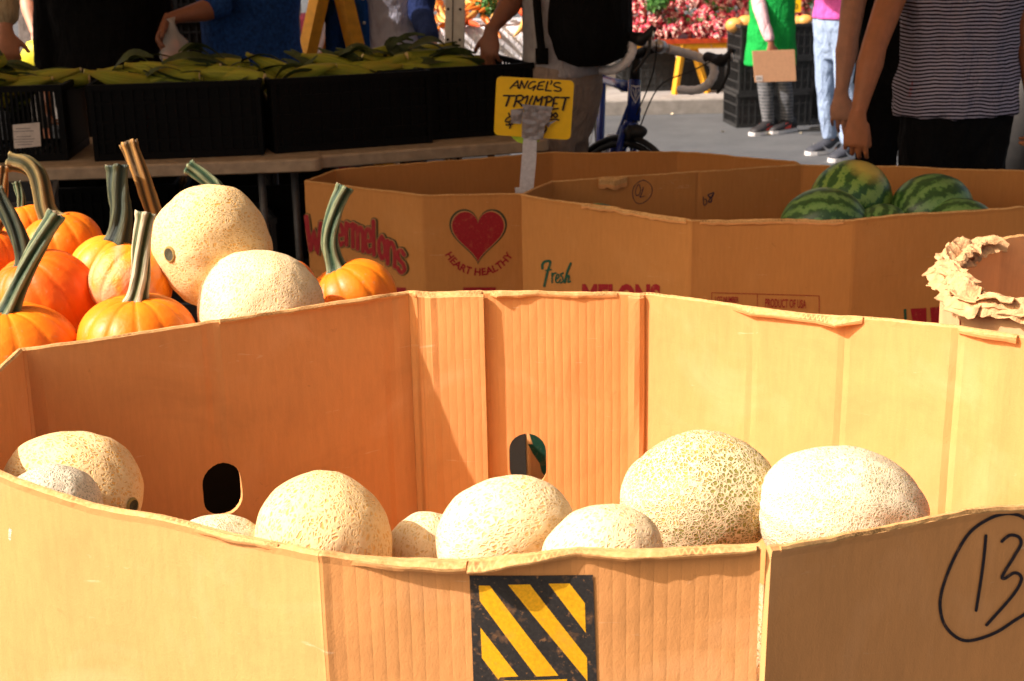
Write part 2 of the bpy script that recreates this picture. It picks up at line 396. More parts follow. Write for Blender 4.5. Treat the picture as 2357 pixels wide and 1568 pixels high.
M['stake'] = simple('whitewashed_wood', (0.56, 0.55, 0.56), 0.8, 0.18, 60, 0.001, 250)
def tape_mat():
    s = NT('duct_tape', 0.32, 0.5); v = s.coord('Object')
    s.col(s.ramp(s.noise(v, 40, 4, 0.6), [(0.3, (0.24, 0.23, 0.23)), (0.7, (0.36, 0.34, 0.34))])); s.b.inputs['Metallic'].default_value = 0.3
    s.bump(s.noise(v, 45, 4, 0.6), 0.002); return s.m
M['tape'] = tape_mat()
M['lime'] = simple('lime_tape', (0.42, 0.62, 0.03), 0.5, 0.2)

# ---------------------------------------------------------------- ground and kerb
def ground_mat():
    s = NT('asphalt', 0.85, 0.25); v = s.coord('Object')
    a = s.noise(v, 2.3, 6, 0.7); b = s.noise(v, 160, 3, 0.8); g = s.noise(v, 11, 5, 0.7)
    c = s.ramp(a, [(0.3, (0.070, 0.076, 0.080)), (0.7, (0.115, 0.122, 0.126))])
    c = s.mix(s.rng(b, 0.55, 0.75, 0, 0.6), c, (0.22, 0.225, 0.225, 1))
    c = s.mix(s.rng(b, 0.42, 0.3, 0, 0.6), c, (0.05, 0.05, 0.05, 1))
    c = s.mix(s.rng(g, 0.62, 0.7, 0, 0.5), c, (0.16, 0.165, 0.165, 1))
    s.col(c); s.bump(b, 0.006); return s.m
M['asphalt'] = ground_mat()
M['concrete'] = simple('kerb_concrete', (0.27, 0.25, 0.22), 0.85, 0.2, 14, 0.003, 120)
bm = bmesh.new()
n = 40
vs = [[bm.verts.new((lerp(-90, 90, i / n), lerp(-30, 150, j / n), 0)) for i in range(n + 1)] for j in range(n + 1)]
for j in range(n):
    for i in range(n): bm.faces.new((vs[j][i], vs[j][i + 1], vs[j + 1][i + 1], vs[j + 1][i]))
tag(fin(bm, 'road', M['asphalt']), kind='structure')
ky0 = PZ(1545, 264, 0.0).y
bm = bmesh.new(); box(bm, (10, ky0 + 0.09, 0.055), (60, 0.17, 0.13)); bev(bm, 0.012)
tag(fin(bm, 'kerb', M['concrete'], smooth=False), kind='structure')
bm = bmesh.new(); box(bm, (10, ky0 + 2.70, 0.055), (60, 5.04, 0.124))
tag(fin(bm, 'pavement', simple('pavement_slab', (0.30, 0.28, 0.25), 0.85, 0.2, 6, 0.002, 90), smooth=False), kind='structure')

# ---------------------------------------------------------------- octagonal cardboard bins
class Bin:
    """an upright loop of board; s runs counter-clockwise seen from above, z is height"""
    def __init__(b, poly, z0, z1, seed, closed=True, thick=0.010, rough=0.006, creases=(), bulge=0.004, rise=()):
        b.poly = [Vector((p[0], p[1])) for p in poly]; b.z0, b.z1, b.seed, b.closed, b.th, b.rough = z0, z1, seed, closed, thick, rough
        b.cre, b.bul, b.rise = list(creases), bulge, list(rise)
        m = len(b.poly); b.ne = m if closed else m - 1
        b.S = [0.0]
        for i in range(b.ne): b.S.append(b.S[-1] + (b.poly[(i + 1) % m] - b.poly[i]).length)
        b.L = b.S[-1]
        b.nor = []
        for i in range(b.ne):
            d = (b.poly[(i + 1) % m] - b.poly[i]).normalized(); b.nor.append(Vector((d.y, -d.x)))
    def edge(b, s):
        for i in range(b.ne):
            if s <= b.S[i + 1]: return i
        return b.ne - 1
    def base(b, s):
        if b.closed: s %= b.L
        i = b.edge(s); m = len(b.poly); t = (s - b.S[i]) / (b.S[i + 1] - b.S[i])
        p = b.poly[i].lerp(b.poly[(i + 1) % m], t); nn = b.nor[i].copy()
        rr = 0.018
        if s - b.S[i] < rr and (b.closed or i > 0):
            k = 0.5 + 0.5 * (s - b.S[i]) / rr; nn = b.nor[i - 1].lerp(b.nor[i], k).normalized()
        elif b.S[i + 1] - s < rr and (b.closed or i < b.ne - 1):
            k = 0.5 + 0.5 * (b.S[i + 1] - s) / rr; nn = b.nor[(i + 1) % b.ne].lerp(b.nor[i], k).normalized()
        return p, nn
    def off(b, s, z):
        o = b.bul * 2 * noise.noise((s * 2.2, z * 2.6, b.seed)) + 0.0012 * noise.noise((s * 14, z * 9, b.seed + 5))
        for cs, dep, wid in b.cre:
            x = s + 0.006 * noise.noise((z * 6, cs * 3, b.seed))
            o += dep * math.exp(-((x - cs) / wid) ** 2) * (0.65 + 0.5 * noise.noise((z * 7, cs, 3.3)))
        return o
    def at(b, s, z, o=0.0):
        p, nn = b.base(s); p = p + nn * (b.off(s, z) + o); return Vector((p.x, p.y, z))
    def top(b, s):
        t = b.z1 + b.rough * (1.1 * noise.noise((s * 4.5, b.seed, 0)) + 0.42 * noise.noise((s * 24, b.seed, 1)) + 0.16 * noise.noise((s * 85, b.seed, 2)))
        if b.rise: t += interp(b.rise, s)
        return t
    def sz(b, u, v, e):
        """where the sight line through (u, v) meets the upright board e"""
        m = len(b.poly); a = b.poly[e]; nn = b.nor[e]; d = ray(u, v)
        t = ((a - Vector((EYE.x, EYE.y))).dot(nn)) / (d.x * nn.x + d.y * nn.y); p = EYE + d * t
        ed = (b.poly[(e + 1) % m] - a).normalized()
        return b.S[e] + (Vector((p.x, p.y)) - a).dot(ed), p.z
    def ss(b):
        out = []
        for i in range(b.ne):
            a, c = b.S[i], b.S[i + 1]; k = max(2, int((c - a) / 0.011))
            out += [a + 0.004] + [lerp(a + 0.012, c - 0.012, j / k) for j in range(k + 1)] + [c - 0.004]
        return out
    def wall(b, s0=None, s1=None, zlo=None, ins=0.0, th=None, rows=20, topf=None):
        """closed board between s0 and s1 as a bmesh with metre UVs; material 0 board, 1 torn edge"""
        bm = bmesh.new(); uvl = bm.loops.layers.uv.new('UVMap'); th = th or b.th
        full = s0 is None
        ss = b.ss() if full else sorted([s for s in b.ss() if s0 < s < s1] + [s0, s1])
        z0 = b.z0 if zlo is None else zlo; cols = []
        for s in ss:
            zt = (topf or b.top)(s); col = []
            jo = 0.0022 * noise.noise((s * 30, b.seed, 9)); ji = 0.0022 * noise.noise((s * 26, b.seed, 19))
            zs = [lerp(z0, zt - 0.012, (k / rows) ** 0.8) for k in range(rows + 1)]
            o = [(b.at(s, z, -ins), s, z) for z in zs] + [(b.at(s, zt - 0.003, -ins + 0.0015 + max(0, jo)), s, zt - 0.003)]
            mid = [(b.at(s, zt + 0.0008 * noise.noise((s * 60, 3, b.seed)), -ins - th * 0.3), s, zt + 0.004), (b.at(s, zt + 0.0008 * noise.noise((s * 55, 8, b.seed)), -ins - th * 0.7), s, zt + 0.008)]
            i_ = [(b.at(s, zt - 0.003, -ins - th - max(0, ji)), s, zt + 0.012)] + [(b.at(s, z, -ins - th), s, z) for z in zs[::-1]]
            for p, us, uz in o + mid + i_: col.append((bm.verts.new(p), us, uz))
            cols.append((col, len(o)))
        nn = len(cols); no = cols[0][1]
        prs = [(i, i + 1) for i in range(nn - 1)] + ([(nn - 1, 0)] if (full and b.closed) else [])
        for i, j in prs:
            A, B = cols[i][0], cols[j][0]; m = len(A); wrap = j == 0
            for k in range(m):
                k2 = (k + 1) % m
                f = bm.faces.new((A[k][0], B[k][0], B[k2][0], A[k2][0]))
                f.material_index = 1 if no - 1 <= k <= no + 1 else 0
                for lp, q, isb in zip(f.loops, (A[k], B[k], B[k2], A[k2]), (0, 1, 1, 0)):
                    if f.material_index == 1: tq = (0.0, 0.3, 0.7, 1.0)[(k if (q is A[k] or q is B[k]) else k2) - (no - 1)]; lp[uvl].uv = (q[1] + (b.L if (wrap and isb) else 0), 10 + tq); continue
                    lp[uvl].uv = (q[1] + (b.L if (wrap and isb) else 0) + (3.7 if k >= no else 0), q[2])
        if not (full and b.closed):
            for col in (cols[0][0][::-1], cols[-1][0]):
                m = len(col)
                h = m // 2
                vv = [q[0] for q in col]
                for k in range(h - 1):
                    f = bm.faces.new((vv[k], vv[k + 1], vv[m - 2 - k], vv[m - 1 - k])); f.material_index = 1
        return bm
    def floor(b, z, mat_, root):
        bm = bmesh.new(); lo = [bm.verts.new((*(p - Vector((0, 0))), z)) for p in b.poly]
        c = sum((p for p in b.poly), Vector((0, 0))) / len(b.poly)
        lo = [bm.verts.new((*(c + (p - c) * 0.96), z)) for p in b.poly]
        f = bm.faces.new(lo)
        r = bmesh.ops.extrude_face_region(bm, geom=[f])
        bmesh.ops.translate(bm, verts=[g for g in r['geom'] if isinstance(g, bmesh.types.BMVert)], vec=(0, 0, -0.02))
        for q in [x for x in bm.verts if not x.link_faces]: bm.verts.remove(q)
        return fin(bm, 'bin_floor', mat_, root, False, root.location)
def bin_root(b, label, group=None):
    c = sum(b.poly, Vector((0, 0))) / len(b.poly)
    return empty('cardboard_bin', (c.x, c.y, b.z0), label, 'cardboard bin', group)

# flat drawn shapes: polygons and pen strokes in picture units, laid onto a board or sign by a mapping function
def strip(pts, w_, closed=False):
    pts = [Vector(p[:2]) for p in pts]; n = len(pts); L_, R_ = [], []
    for i, p in enumerate(pts):
        a = pts[(i - 1) % n] if (i > 0 or closed) else p; c = pts[(i + 1) % n] if (i < n - 1 or closed) else p
        d = (c - a); d = d.normalized() if d.length > 1e-9 else Vector((1, 0)); q = Vector((-d.y, d.x)) * w_ / 2
        L_.append(p + q); R_.append(p - q)
    polys = []
    for i in range(n if closed else n - 1):
        j = (i + 1) % n; polys.append([L_[i], R_[i], R_[j], L_[j]])
    if not closed:
        for e, q in ((0, 1), (n - 1, n - 2)):
            d = (pts[e] - pts[q]).normalized(); nn = Vector((-d.y, d.x))
            polys.append([pts[e] + (nn * math.cos(t) + d * math.sin(t)) * w_ / 2 for t in [math.pi * k / 6 for k in range(7)]])
    return polys
def drawing(groups, fmap, name, mats, root, off0):
    """groups: list of (polygons, material index); each group lies a hair above the one before"""
    bm = bmesh.new()
    for gi, (polys, mi) in enumerate(groups):
        for pl in polys:
            vv = [bm.verts.new(fmap(p[0], p[1], off0 + gi * 0.00012)) for p in pl]
            try: bm.faces.new(vv).material_index = mi
            except Exception: pass
    bmesh.ops.recalc_face_normals(bm, faces=bm.faces)
    return fin(bm, name, mats, root, False, root.location, False)
def on_bin(b, e, inside=False):
    def f(u, v, o):
        s, z = b.sz(u, v, e); return b.at(s, z, (-b.th - o) if inside else o)
    return f
def dense(poly, step=6.0):
    out = []
    for a, c in zip(poly, poly[1:] + poly[:1]):
        a, c = Vector(a), Vector(c); k = max(1, int((c - a).length / step))
        out += [a.lerp(c, i / k) for i in range(k)]
    return out
def quadgrid(x0, y0, x1, y1, nx, ny, skew=lambda x, y: (x, y)):
    P = [[Vector(skew(lerp(x0, x1, i / nx), lerp(y0, y1, j / ny))) for i in range(nx + 1)] for j in range(ny + 1)]
    return [[P[j][i], P[j][i + 1], P[j + 1][i + 1], P[j + 1][i]] for j in range(ny) for i in range(nx)]
def text_polys(body, x0, y0, w_, h, bold=0.0, italic=0.0):
    """letters from the built-in font, as triangles in picture units (y down)"""
    cu = bpy.data.curves.new('t', 'FONT'); cu.body = body; cu.offset = bold; cu.shear = italic; cu.resolution_u = 3
    o = bpy.data.objects.new('t', cu); COL.objects.link(o)
    dg = bpy.context.evaluated_depsgraph_get(); dg.update()
    me = bpy.data.meshes.new_from_object(o.evaluated_get(dg))
    vs = [v.co.copy() for v in me.vertices]; fs = [list(p.vertices) for p in me.polygons]
    bpy.data.objects.remove(o); bpy.data.curves.remove(cu); bpy.data.meshes.remove(me)
    if not vs: return []
    mx0, mx1 = min(v.x for v in vs), max(v.x for v in vs); my0, my1 = min(v.y for v in vs), max(v.y for v in vs)
    T = [Vector((x0 + (v.x - mx0) / (mx1 - mx0) * w_, y0 + h - (v.y - my0) / (my1 - my0) * h)) for v in vs]
    return [[T[i] for i in f] for f in fs]

# ================================================================ the bins
BOXM = [M['card'], M['edge']]
# ---- front bin: melons
fx = PY(2356, 1165, 1.49)
FP = [(0.262, 1.350), (fx.x + 0.20, 1.49 + 0.085), (0.88, 1.72), (0.885, 1.93), PZ(1490, 672, .92).xy, PZ(938, 672, .92).xy, PZ(36, 800, .92).xy,
      (-0.775, 1.93), (-0.705, 1.69), PZ(735, 1268, .902).xy, PZ(1752, 1258, .92).xy]
FP[9] = (FP[9][0], FP[9][1])
F = Bin(FP, 0.0, 0.92, 11.0, closed=False, bulge=0.0065, rough=0.0035)
def mark(b, u, v, e): return b.sz(u, v, e)[0]
F.cre = [(mark(F, 488, 860, 5), 0.006, 0.010), (mark(F, 900, 860, 5), 0.003, 0.008), (mark(F, 965, 860, 4), -0.004, 0.006), (mark(F, 1000, 900, 4), -0.003, 0.005),
         (mark(F, 1735, 900, 3), 0.0022, 0.005), (mark(F, 1942, 900, 3), 0.0035, 0.005), (mark(F, 2198, 900, 3), 0.005, 0.005), (mark(F, 2300, 900, 3), -0.003, 0.02), (mark(F, 66, 860, 5), 0.006, 0.01), (mark(F, 1470, 860, 4), -0.006, 0.012),
         (mark(F, 745, 1400, 9), 0.003, 0.007), (mark(F, 1010, 1450, 9), -0.003, 0.05)]
t1 = fx.z - 0.92
s13 = mark(F, 2356, 1300, 0)
sA, sB, sC = mark(F, 380, 1195, 8), mark(F, 620, 1245, 8), mark(F, 215, 1160, 8)
def rim_from(b, e, pts): return [(s, z - b.z1) for s, z in (b.sz(u, v, e) for u, v in pts)]
F.rise = [(0.0, 0.0)] + rim_from(F, 0, [(1775, 1256), (1900, 1240), (2050, 1216), (2200, 1184), (2290, 1168), (2356, 1165)]) + [(F.S[1], -0.02), (F.S[2], 0.0)] + \
    rim_from(F, 3, [(2356, 768), (2203, 747), (1977, 726), (1831, 716), (1705, 701), (1500, 672)]) + rim_from(F, 4, [(1480, 671), (1350, 668), (1200, 665), (1115, 668), (985, 671), (948, 668)]) + \
    rim_from(F, 5, [(925, 671), (740, 698), (500, 735), (300, 763), (100, 792), (40, 800)]) + [(F.S[7], 0.0), (F.S[8] + 0.01, -0.005)] + \
    rim_from(F, 8, [(4, 1087), (120, 1128), (215, 1160), (300, 1180), (380, 1197), (470, 1222), (560, 1240), (625, 1250), (715, 1264)]) + \
    rim_from(F, 9, [(745, 1266), (800, 1274), (930, 1286), (1060, 1292), (1180, 1280), (1290, 1266), (1330, 1262), (1450, 1268), (1600, 1264), (1740, 1256)])
front_bin = bin_root(F, 'big kraft cardboard bin of cantaloupes with a striped warning print and a circled 13', 'cardboard produce bins')
def cut_holes(o, specs):
    """hand holes cut through the board"""
    tmp = []
    for p, nn, hw, hh in specs:
        bm = bmesh.new(); t = Vector((-nn.y, nn.x, 0)); z = Vector((0, 0, 1)); pts = []
        for k in range(12): an = math.pi * k / 11; pts.append((hw * math.cos(an), hh - hw + hw * math.sin(an)))
        for k in range(12): an = math.pi + math.pi * k / 11; pts.append((hw * math.cos(an), -(hh - hw) + hw * math.sin(an)))
        n3 = Vector((nn.x, nn.y, 0)); A = [bm.verts.new(p + t * x + z * y - n3 * 0.08) for x, y in pts]; B = [bm.verts.new(p + t * x + z * y + n3 * 0.08) for x, y in pts]
        bm.faces.new(A[::-1]); bm.faces.new(B)
        for i in range(len(A)): bm.faces.new((A[i], A[(i + 1) % len(A)], B[(i + 1) % len(A)], B[i]))
        bmesh.ops.recalc_face_normals(bm, faces=bm.faces)
        me = bpy.data.meshes.new('cut'); bm.to_mesh(me); bm.free()
        me.materials.append(M['card_pale'])
        c = bpy.data.objects.new('cut', me); COL.objects.link(c); tmp.append(c)
        md = o.modifiers.new('cut', 'BOOLEAN'); md.operation = 'DIFFERENCE'; md.object = c; md.solver = 'EXACT'
    par, o.parent = o.parent, None
    dg = bpy.context.evaluated_depsgraph_get(); dg.update()
    me = bpy.data.meshes.new_from_object(o.evaluated_get(dg)); o.modifiers.clear(); o.data = me; o.parent = par
    for c in tmp: bpy.data.objects.remove(c)
def wallpt(b, u, v, e):
    s, z = b.sz(u, v, e); return b.at(s, z, -b.th / 2), b.nor[e]
# back board carries the coarse ribs, everything else is plain liner
bm = F.wall(0.0, F.S[4])
fin(bm, 'side_panel', BOXM, front_bin, False, front_bin.location)['label'] = 'brown board with a circled 13 in black marker'
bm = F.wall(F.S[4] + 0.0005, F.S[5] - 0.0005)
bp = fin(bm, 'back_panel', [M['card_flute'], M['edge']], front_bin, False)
p, nn = wallpt(F, 1215, 1055, 4); cut_holes(bp, [(p, nn, 0.0335, 0.052)])
bp.data.transform(Matrix.Translation(-front_bin.location)); bp['label'] = 'ribbed board with an arched hand hole'
bm = F.wall(F.S[5], F.S[6])
bp = fin(bm, 'shaded_panel', BOXM, front_bin, False)
p, nn = wallpt(F, 510, 1125, 5); cut_holes(bp, [(p, nn, 0.034, 0.049)])
bp.data.transform(Matrix.Translation(-front_bin.location)); bp['label'] = 'shaded board with an oval hand hole'
bm = F.wall(F.S[6] + 0.0005, F.S[9])
fin(bm, 'side_panel', BOXM, front_bin, False, front_bin.location)['label'] = 'sunlit board at the front corner'
bm = F.wall(F.S[9] + 0.0005, F.L - 0.0005)
fin(bm, 'front_panel', [M['card_smooth_rib'], M['edge']], front_bin, False, front_bin.location)
# overlapping inner sheet on the back panel whose edge throws a narrow shadow
so_ = mark(F, 1120, 860, 4)
bm = F.wall(so_, F.S[5] - 0.02, 0.30, F.th + 0.004, 0.009, 20, lambda s: F.top(s) - 0.003)
fin(bm, 'overlap_flap', [M['card_flute'], M['edge']], front_bin, False, front_bin.location)
bm = F.wall(F.S[4] + 0.002, F.S[4] + 0.034, 0.30, F.th + 0.001, 0.004, 20, lambda s: F.top(s) - 0.004)
fin(bm, 'corner_strip', BOXM, front_bin, False, front_bin.location)
F.floor(0.42, M['card_mid'], front_bin)
# torn, folded-over lips along the rim
def lip(b, root, s0, s1, tab, drop=0.012, name='torn_lip', seed=0.0, inside=False, matl=None, droop=0.0):
    bm = bmesh.new(); uvl = bm.loops.layers.uv.new('UVMap'); rows = []; n = max(6, int((s1 - s0) / 0.006))
    for i in range(n + 1):
        s = lerp(s0, s1, i / n); d = interp(tab, i / n) * (1 + 0.4 * noise.noise((s * 17, seed, 4))) + 0.0012 * noise.noise((s * 60, seed, 6))
        d = max(d, 0.0004); zt = b.top(s); dz = droop * interp(tab, i / n)
        k = -1 if inside else 1; o0 = (-b.th + 0.001) if inside else -0.001
        h = drop * (1 + 0.3 * noise.noise((s * 40, seed, 2)))
        ring = [(o0, zt + 0.001), (o0 + k * d * 0.6, zt + 0.0015 - dz * 0.4 + 0.0015 * noise.noise((s * 40, seed, 1))), (o0 + k * d, zt - 0.002 - dz), (o0 + k * d, zt - h * 0.55 - dz), (o0 + k * d * 0.85, zt - h - dz), (o0, zt - h)]
        rows.append([(bm.verts.new(b.at(s, z, o)), s, z + o) for o, z in ring])
    for A, B in zip(rows, rows[1:]):
        for k in range(6):
            k2 = (k + 1) % 6; f = bm.faces.new((A[k][0], B[k][0], B[k2][0], A[k2][0])); f.material_index = 1 if k in (0, 1, 2) else 0
            for lp, q, kk in zip(f.loops, (A[k], B[k], B[k2], A[k2]), (k, k, k2, k2)): lp[uvl].uv = (q[1], 10 + kk / 3.0) if f.material_index == 1 else (q[1], q[2])
    for r in (rows[0][::-1], rows[-1]): bm.faces.new([q[0] for q in r]).material_index = 1
    return fin(bm, name, matl or BOXM, root, False, root.location)
sf = lambda u: mark(F, u, 1262, 9)
lip(F, front_bin, sf(802), sf(1075), [(0, 0.001), (0.12, 0.006), (0.9, 0.017), (1, 0.015)], 0.009, seed=1.1)
lip(F, front_bin, sf(1080), sf(1740), [(0, 0.020), (0.12, 0.022), (0.35, 0.006), (0.55, 0.010), (0.85, 0.012), (1, 0.007)], 0.007, seed=2.2)
s8 = lambda u, v: mark(F, u, v, 8)
lip(F, front_bin, s8(430, 1210), s8(640, 1250), [(0, 0.001), (0.3, 0.006), (0.8, 0.005), (1, 0.002)], 0.006, seed=3.3)
sr = lambda u, v: mark(F, u, v, 3)
lip(F, front_bin, sr(2210, 770), sr(2345, 800), [(0, 0.006), (0.5, 0.010), (1, 0.008)], 0.010, seed=4.4, inside=True)
lip(F, front_bin, sr(1690, 715), sr(1990, 745), [(0, 0.002), (0.05, 0.018), (0.25, 0.010), (0.6, 0.006), (0.8, 0.018), (0.95, 0.022), (1, 0.004)], 0.008, seed=5.5, inside=True, droop=0.4)
lip(F, front_bin, mark(F, 1420, 680, 4), mark(F, 1130, 680, 4), [(0, 0.003), (0.3, 0.006), (0.6, 0.003), (0.95, 0.013), (1, 0.002)], 0.007, seed=6.6, inside=True, droop=0.3)
lip(F, front_bin, mark(F, 1110, 680, 4), mark(F, 950, 680, 4), [(0, 0.003), (0.4, 0.012), (1, 0.004)], 0.006, seed=6.1, inside=True, droop=0.3)
lip(F, front_bin, mark(F, 930, 680, 5), mark(F, 500, 735, 5), [(0, 0.004), (0.4, 0.008), (0.7, 0.003), (1, 0.005)], 0.006, seed=7.7, inside=True)
lip(F, front_bin, s13 * 0.02 + 0.004, s13 * 0.99, [(0, 0.004), (0.3, 0.002), (0.8, 0.003), (1, 0.006)], 0.006, seed=8.8)
# striped warning print on the front panel
Z5 = lambda X, Y: Vector((721.8 + X * 0.3369, 1154.9 + Y * 0.3369))
fm = on_bin(F, 9)
def poly5(pts): return dense([Z5(*p) for p in pts], 9)
skew = lambda x, y: (x + (y - 1320) * 0.034, y - (x - 1081) * 0.0)
bl = quadgrid(1081, 1321, 1364.5, 1640, 34, 38, skew)
def clipgrid(poly, step=8):
    """cut a convex drawn polygon into small pieces so that it follows the board"""
    bmx = bmesh.new(); f = bmx.faces.new([bmx.verts.new((p[0], p[1], 0)) for p in poly])
    xs = [p[0] for p in poly]; ys = [p[1] for p in poly]
    for ax, lo, hi in ((0, min(xs), max(xs)), (1, min(ys), max(ys))):
        k = lo + step
        while k < hi:
            co = Vector((k, 0, 0)) if ax == 0 else Vector((0, k, 0)); no = Vector((1, 0, 0)) if ax == 0 else Vector((0, 1, 0))
            bmesh.ops.bisect_plane(bmx, geom=bmx.verts[:] + bmx.edges[:] + bmx.faces[:], plane_co=co, plane_no=no); k += step
    out = [[Vector((v.co.x, v.co.y)) for v in f.verts] for f in bmx.faces]; bmx.free(); return out
def cg5(pts): return clipgrid([Z5(*p) for p in pts])
ye = cg5([(1130, 562), (1205, 562), (1672, 1188), (1520, 1190), (1137, 668)]) + cg5([(1330, 555), (1478, 553), (1866, 1068), (1869, 1232)]) + \
     cg5([(1605, 550), (1748, 550), (1852, 688), (1858, 895)]) + cg5([(1140, 852), (1398, 1188), (1272, 1194), (1262, 1210), (1150, 1062)]) + \
     cg5([(1298, 1217), (1730, 1214), (1734, 1400), (1304, 1404)])
drawing([(bl, 0), (ye, 1)], fm, 'warning_print', [M['ink_black'], M['ink_yellow']], front_bin, 0.0012)
# circled 13 in marker
Z6 = lambda X, Y: Vector((1515.8 + X * 0.3565, 1118.8 + Y * 0.3565))
ring = smooth_pts([Z6(*p).to_3d() for p in [(2262, 172), (2150, 200), (2020, 290), (1930, 430), (1860, 600), (1828, 750), (1850, 880), (1910, 965), (1990, 1010), (2080, 1000), (2200, 950), (2300, 880), (2400, 800), (2470, 640), (2470, 440), (2400, 260), (2330, 190), (2225, 172)]], 6)
one = smooth_pts([Z6(*p).to_3d() for p in [(2110, 320), (2095, 500), (2060, 810)]], 6)
three = smooth_pts([Z6(*p).to_3d() for p in [(2210, 355), (2260, 315), (2315, 325), (2330, 370), (2290, 450), (2220, 575), (2232, 597), (2290, 560), (2330, 575), (2335, 620), (2280, 720), (2130, 905)]], 6)
drawing([(strip(ring, 7.5), 0), (strip(one, 7), 0), (strip(three, 7.5), 0)], on_bin(F, 0), 'marker_number', M['marker'], front_bin, 0.0012)

# ---- watermelon bin with the heart
AP = [PZ(700, 415, .70).xy, PZ(970, 448, .70).xy, (0.10, PZ(1200, 447, .70).y), (1.03, 4.97), (1.02, 5.02), PZ(1560, 348, .70).xy, PZ(1270, 350, .70).xy, PZ(765, 390, .70).xy]
A = Bin(AP, 0.0, 0.70, 23.0, bulge=0.004, rough=0.005)
A.cre = [(mark(A, 905, 520, 0), -0.004, 0.02)]
heart_bin = bin_root(A, 'brown cardboard bin printed Watermelons with a red heart, mostly empty, below the yellow sign', 'cardboard produce bins')
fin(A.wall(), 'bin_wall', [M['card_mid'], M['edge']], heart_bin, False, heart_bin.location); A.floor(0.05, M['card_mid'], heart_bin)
OUT, TAN, RED = M['ink_olive'], M['ink_tan'], M['ink_red']
Z4 = lambda X, Y: Vector((649.6 + X * 0.3368, 303.2 + Y * 0.3368))
LET = {'W': [[(0, 0), (.28, 1), (.5, .3), (.72, 1), (1, 0)]],
       'a': [[(.9, .25), (.55, .0), (.1, .3), (.08, .75), (.4, 1), (.85, .8)], [(.9, 0), (.9, 1)]],
       't': [[(.5, -.5), (.5, .75), (.65, 1), (.95, .95)], [(.1, .05), (.95, .05)]],
       'e': [[(.12, .55), (.88, .45), (.8, .1), (.45, 0), (.1, .3), (.12, .75), (.5, 1), (.9, .82)]],
       'r': [[(.15, 0), (.15, 1)], [(.15, .4), (.45, .03), (.9, .08)]],
       'm': [[(.06, 0), (.06, 1)], [(.06, .35), (.28, 0), (.48, .25), (.48, 1)], [(.48, .35), (.74, 0), (.94, .25), (.94, 1)]],
       'l': [[(.5, -.55), (.5, 1)]],
       'o': [[(.5, 0), (.12, .3), (.12, .7), (.5, 1), (.88, .7), (.88, .3), (.5, 0)]],
       'n': [[(.1, 0), (.1, 1)], [(.1, .38), (.5, 0), (.9, .3), (.9, 1)]],
       's': [[(.88, .15), (.5, 0), (.12, .22), (.3, .45), (.75, .58), (.9, .8), (.5, 1), (.1, .85)]]}
wm = [('W', 178, 275, 600, 828), ('a', 283, 333, 640, 800), ('t', 335, 378, 650, 790), ('e', 384, 432, 628, 772), ('r', 446, 486, 626, 776), ('m', 492, 568, 640, 800), ('e', 576, 626, 660, 822), ('l', 622, 655, 690, 840), ('o', 668, 718, 712, 866), ('n', 724, 782, 752, 910), ('s', 790, 850, 806, 960)]
g1, g2, g3 = [], [], []
for ch, x0, x1, y0, y1 in wm:
    for st in LET[ch]:
        sk = 0.10 * (x1 - x0)
        pts = [Z4(lerp(x0, x1, x), lerp(y0, y1, y) + (x - 0.5) * (x1 - x0) * 0.45) for x, y in st]
        if ch not in 'Wl': pts = smooth_pts([q.to_3d() for q in pts], 5)
        else: pts = [pts[i].lerp(pts[i + 1], k / 5) for i in range(len(pts) - 1) for k in range(5)] + [pts[-1]]
        g1.append(strip(pts, 16)); g2.append(strip(pts, 12)); g3.append(strip(pts, 8.5))
drawing([(p, 0) for p in g1] + [(p, 1) for p in g2] + [(p, 2) for p in g3], on_bin(A, 0), 'printed_word', [OUT, TAN, RED], heart_bin, 0.0012)
def heart(k):
    out = []
    for i in range(60):
        t = 2 * math.pi * i / 60; x = 16 * math.sin(t) ** 3; y = 13 * math.cos(t) - 5 * math.cos(2 * t) - 2 * math.cos(3 * t) - math.cos(4 * t)
        out.append(Vector((1100 + x * 4.15 * k, 545.5 - (y + 2.5) * 4.45 * k)))
    return out
def hfill(k):
    h = heart(k); c = Vector((1100, 545)); return [[c, h[i], h[(i + 1) % 60]] for i in range(60)]
arc = []
tp = text_polys('HEART HEALTHY', 0, 0, 1, 1, 0.03)
for f in tp:
    q = []
    for p in f:
        a = R(152) - R(124) * p.x; r = 91 - (1 - p.y) * 17.5
        q.append(Vector((1102.6 + r * math.cos(a) * 0.98, 543.5 + r * math.sin(a))))
    arc.append(q)
bars = quadgrid(1066, 661, 1141, 690, 6, 2) + quadgrid(1083, 705, 1124, 720, 4, 1)
drawing([(hfill(1.0), 0), (hfill(0.935), 1), (hfill(0.90), 2), ], on_bin(A, 1), 'heart_print', [OUT, TAN, RED], heart_bin, 0.0012)
drawing([(arc, 0)], on_bin(A, 1), 'curved_lettering', RED, heart_bin, 0.0012)
drawing([(bars, 0)], on_bin(A, 1), 'red_bar', RED, heart_bin, 0.0012)
drawing([(quadgrid(912, 662, 934, 690, 3, 2), 0)], on_bin(A, 0), 'red_bar', RED, heart_bin, 0.0012)

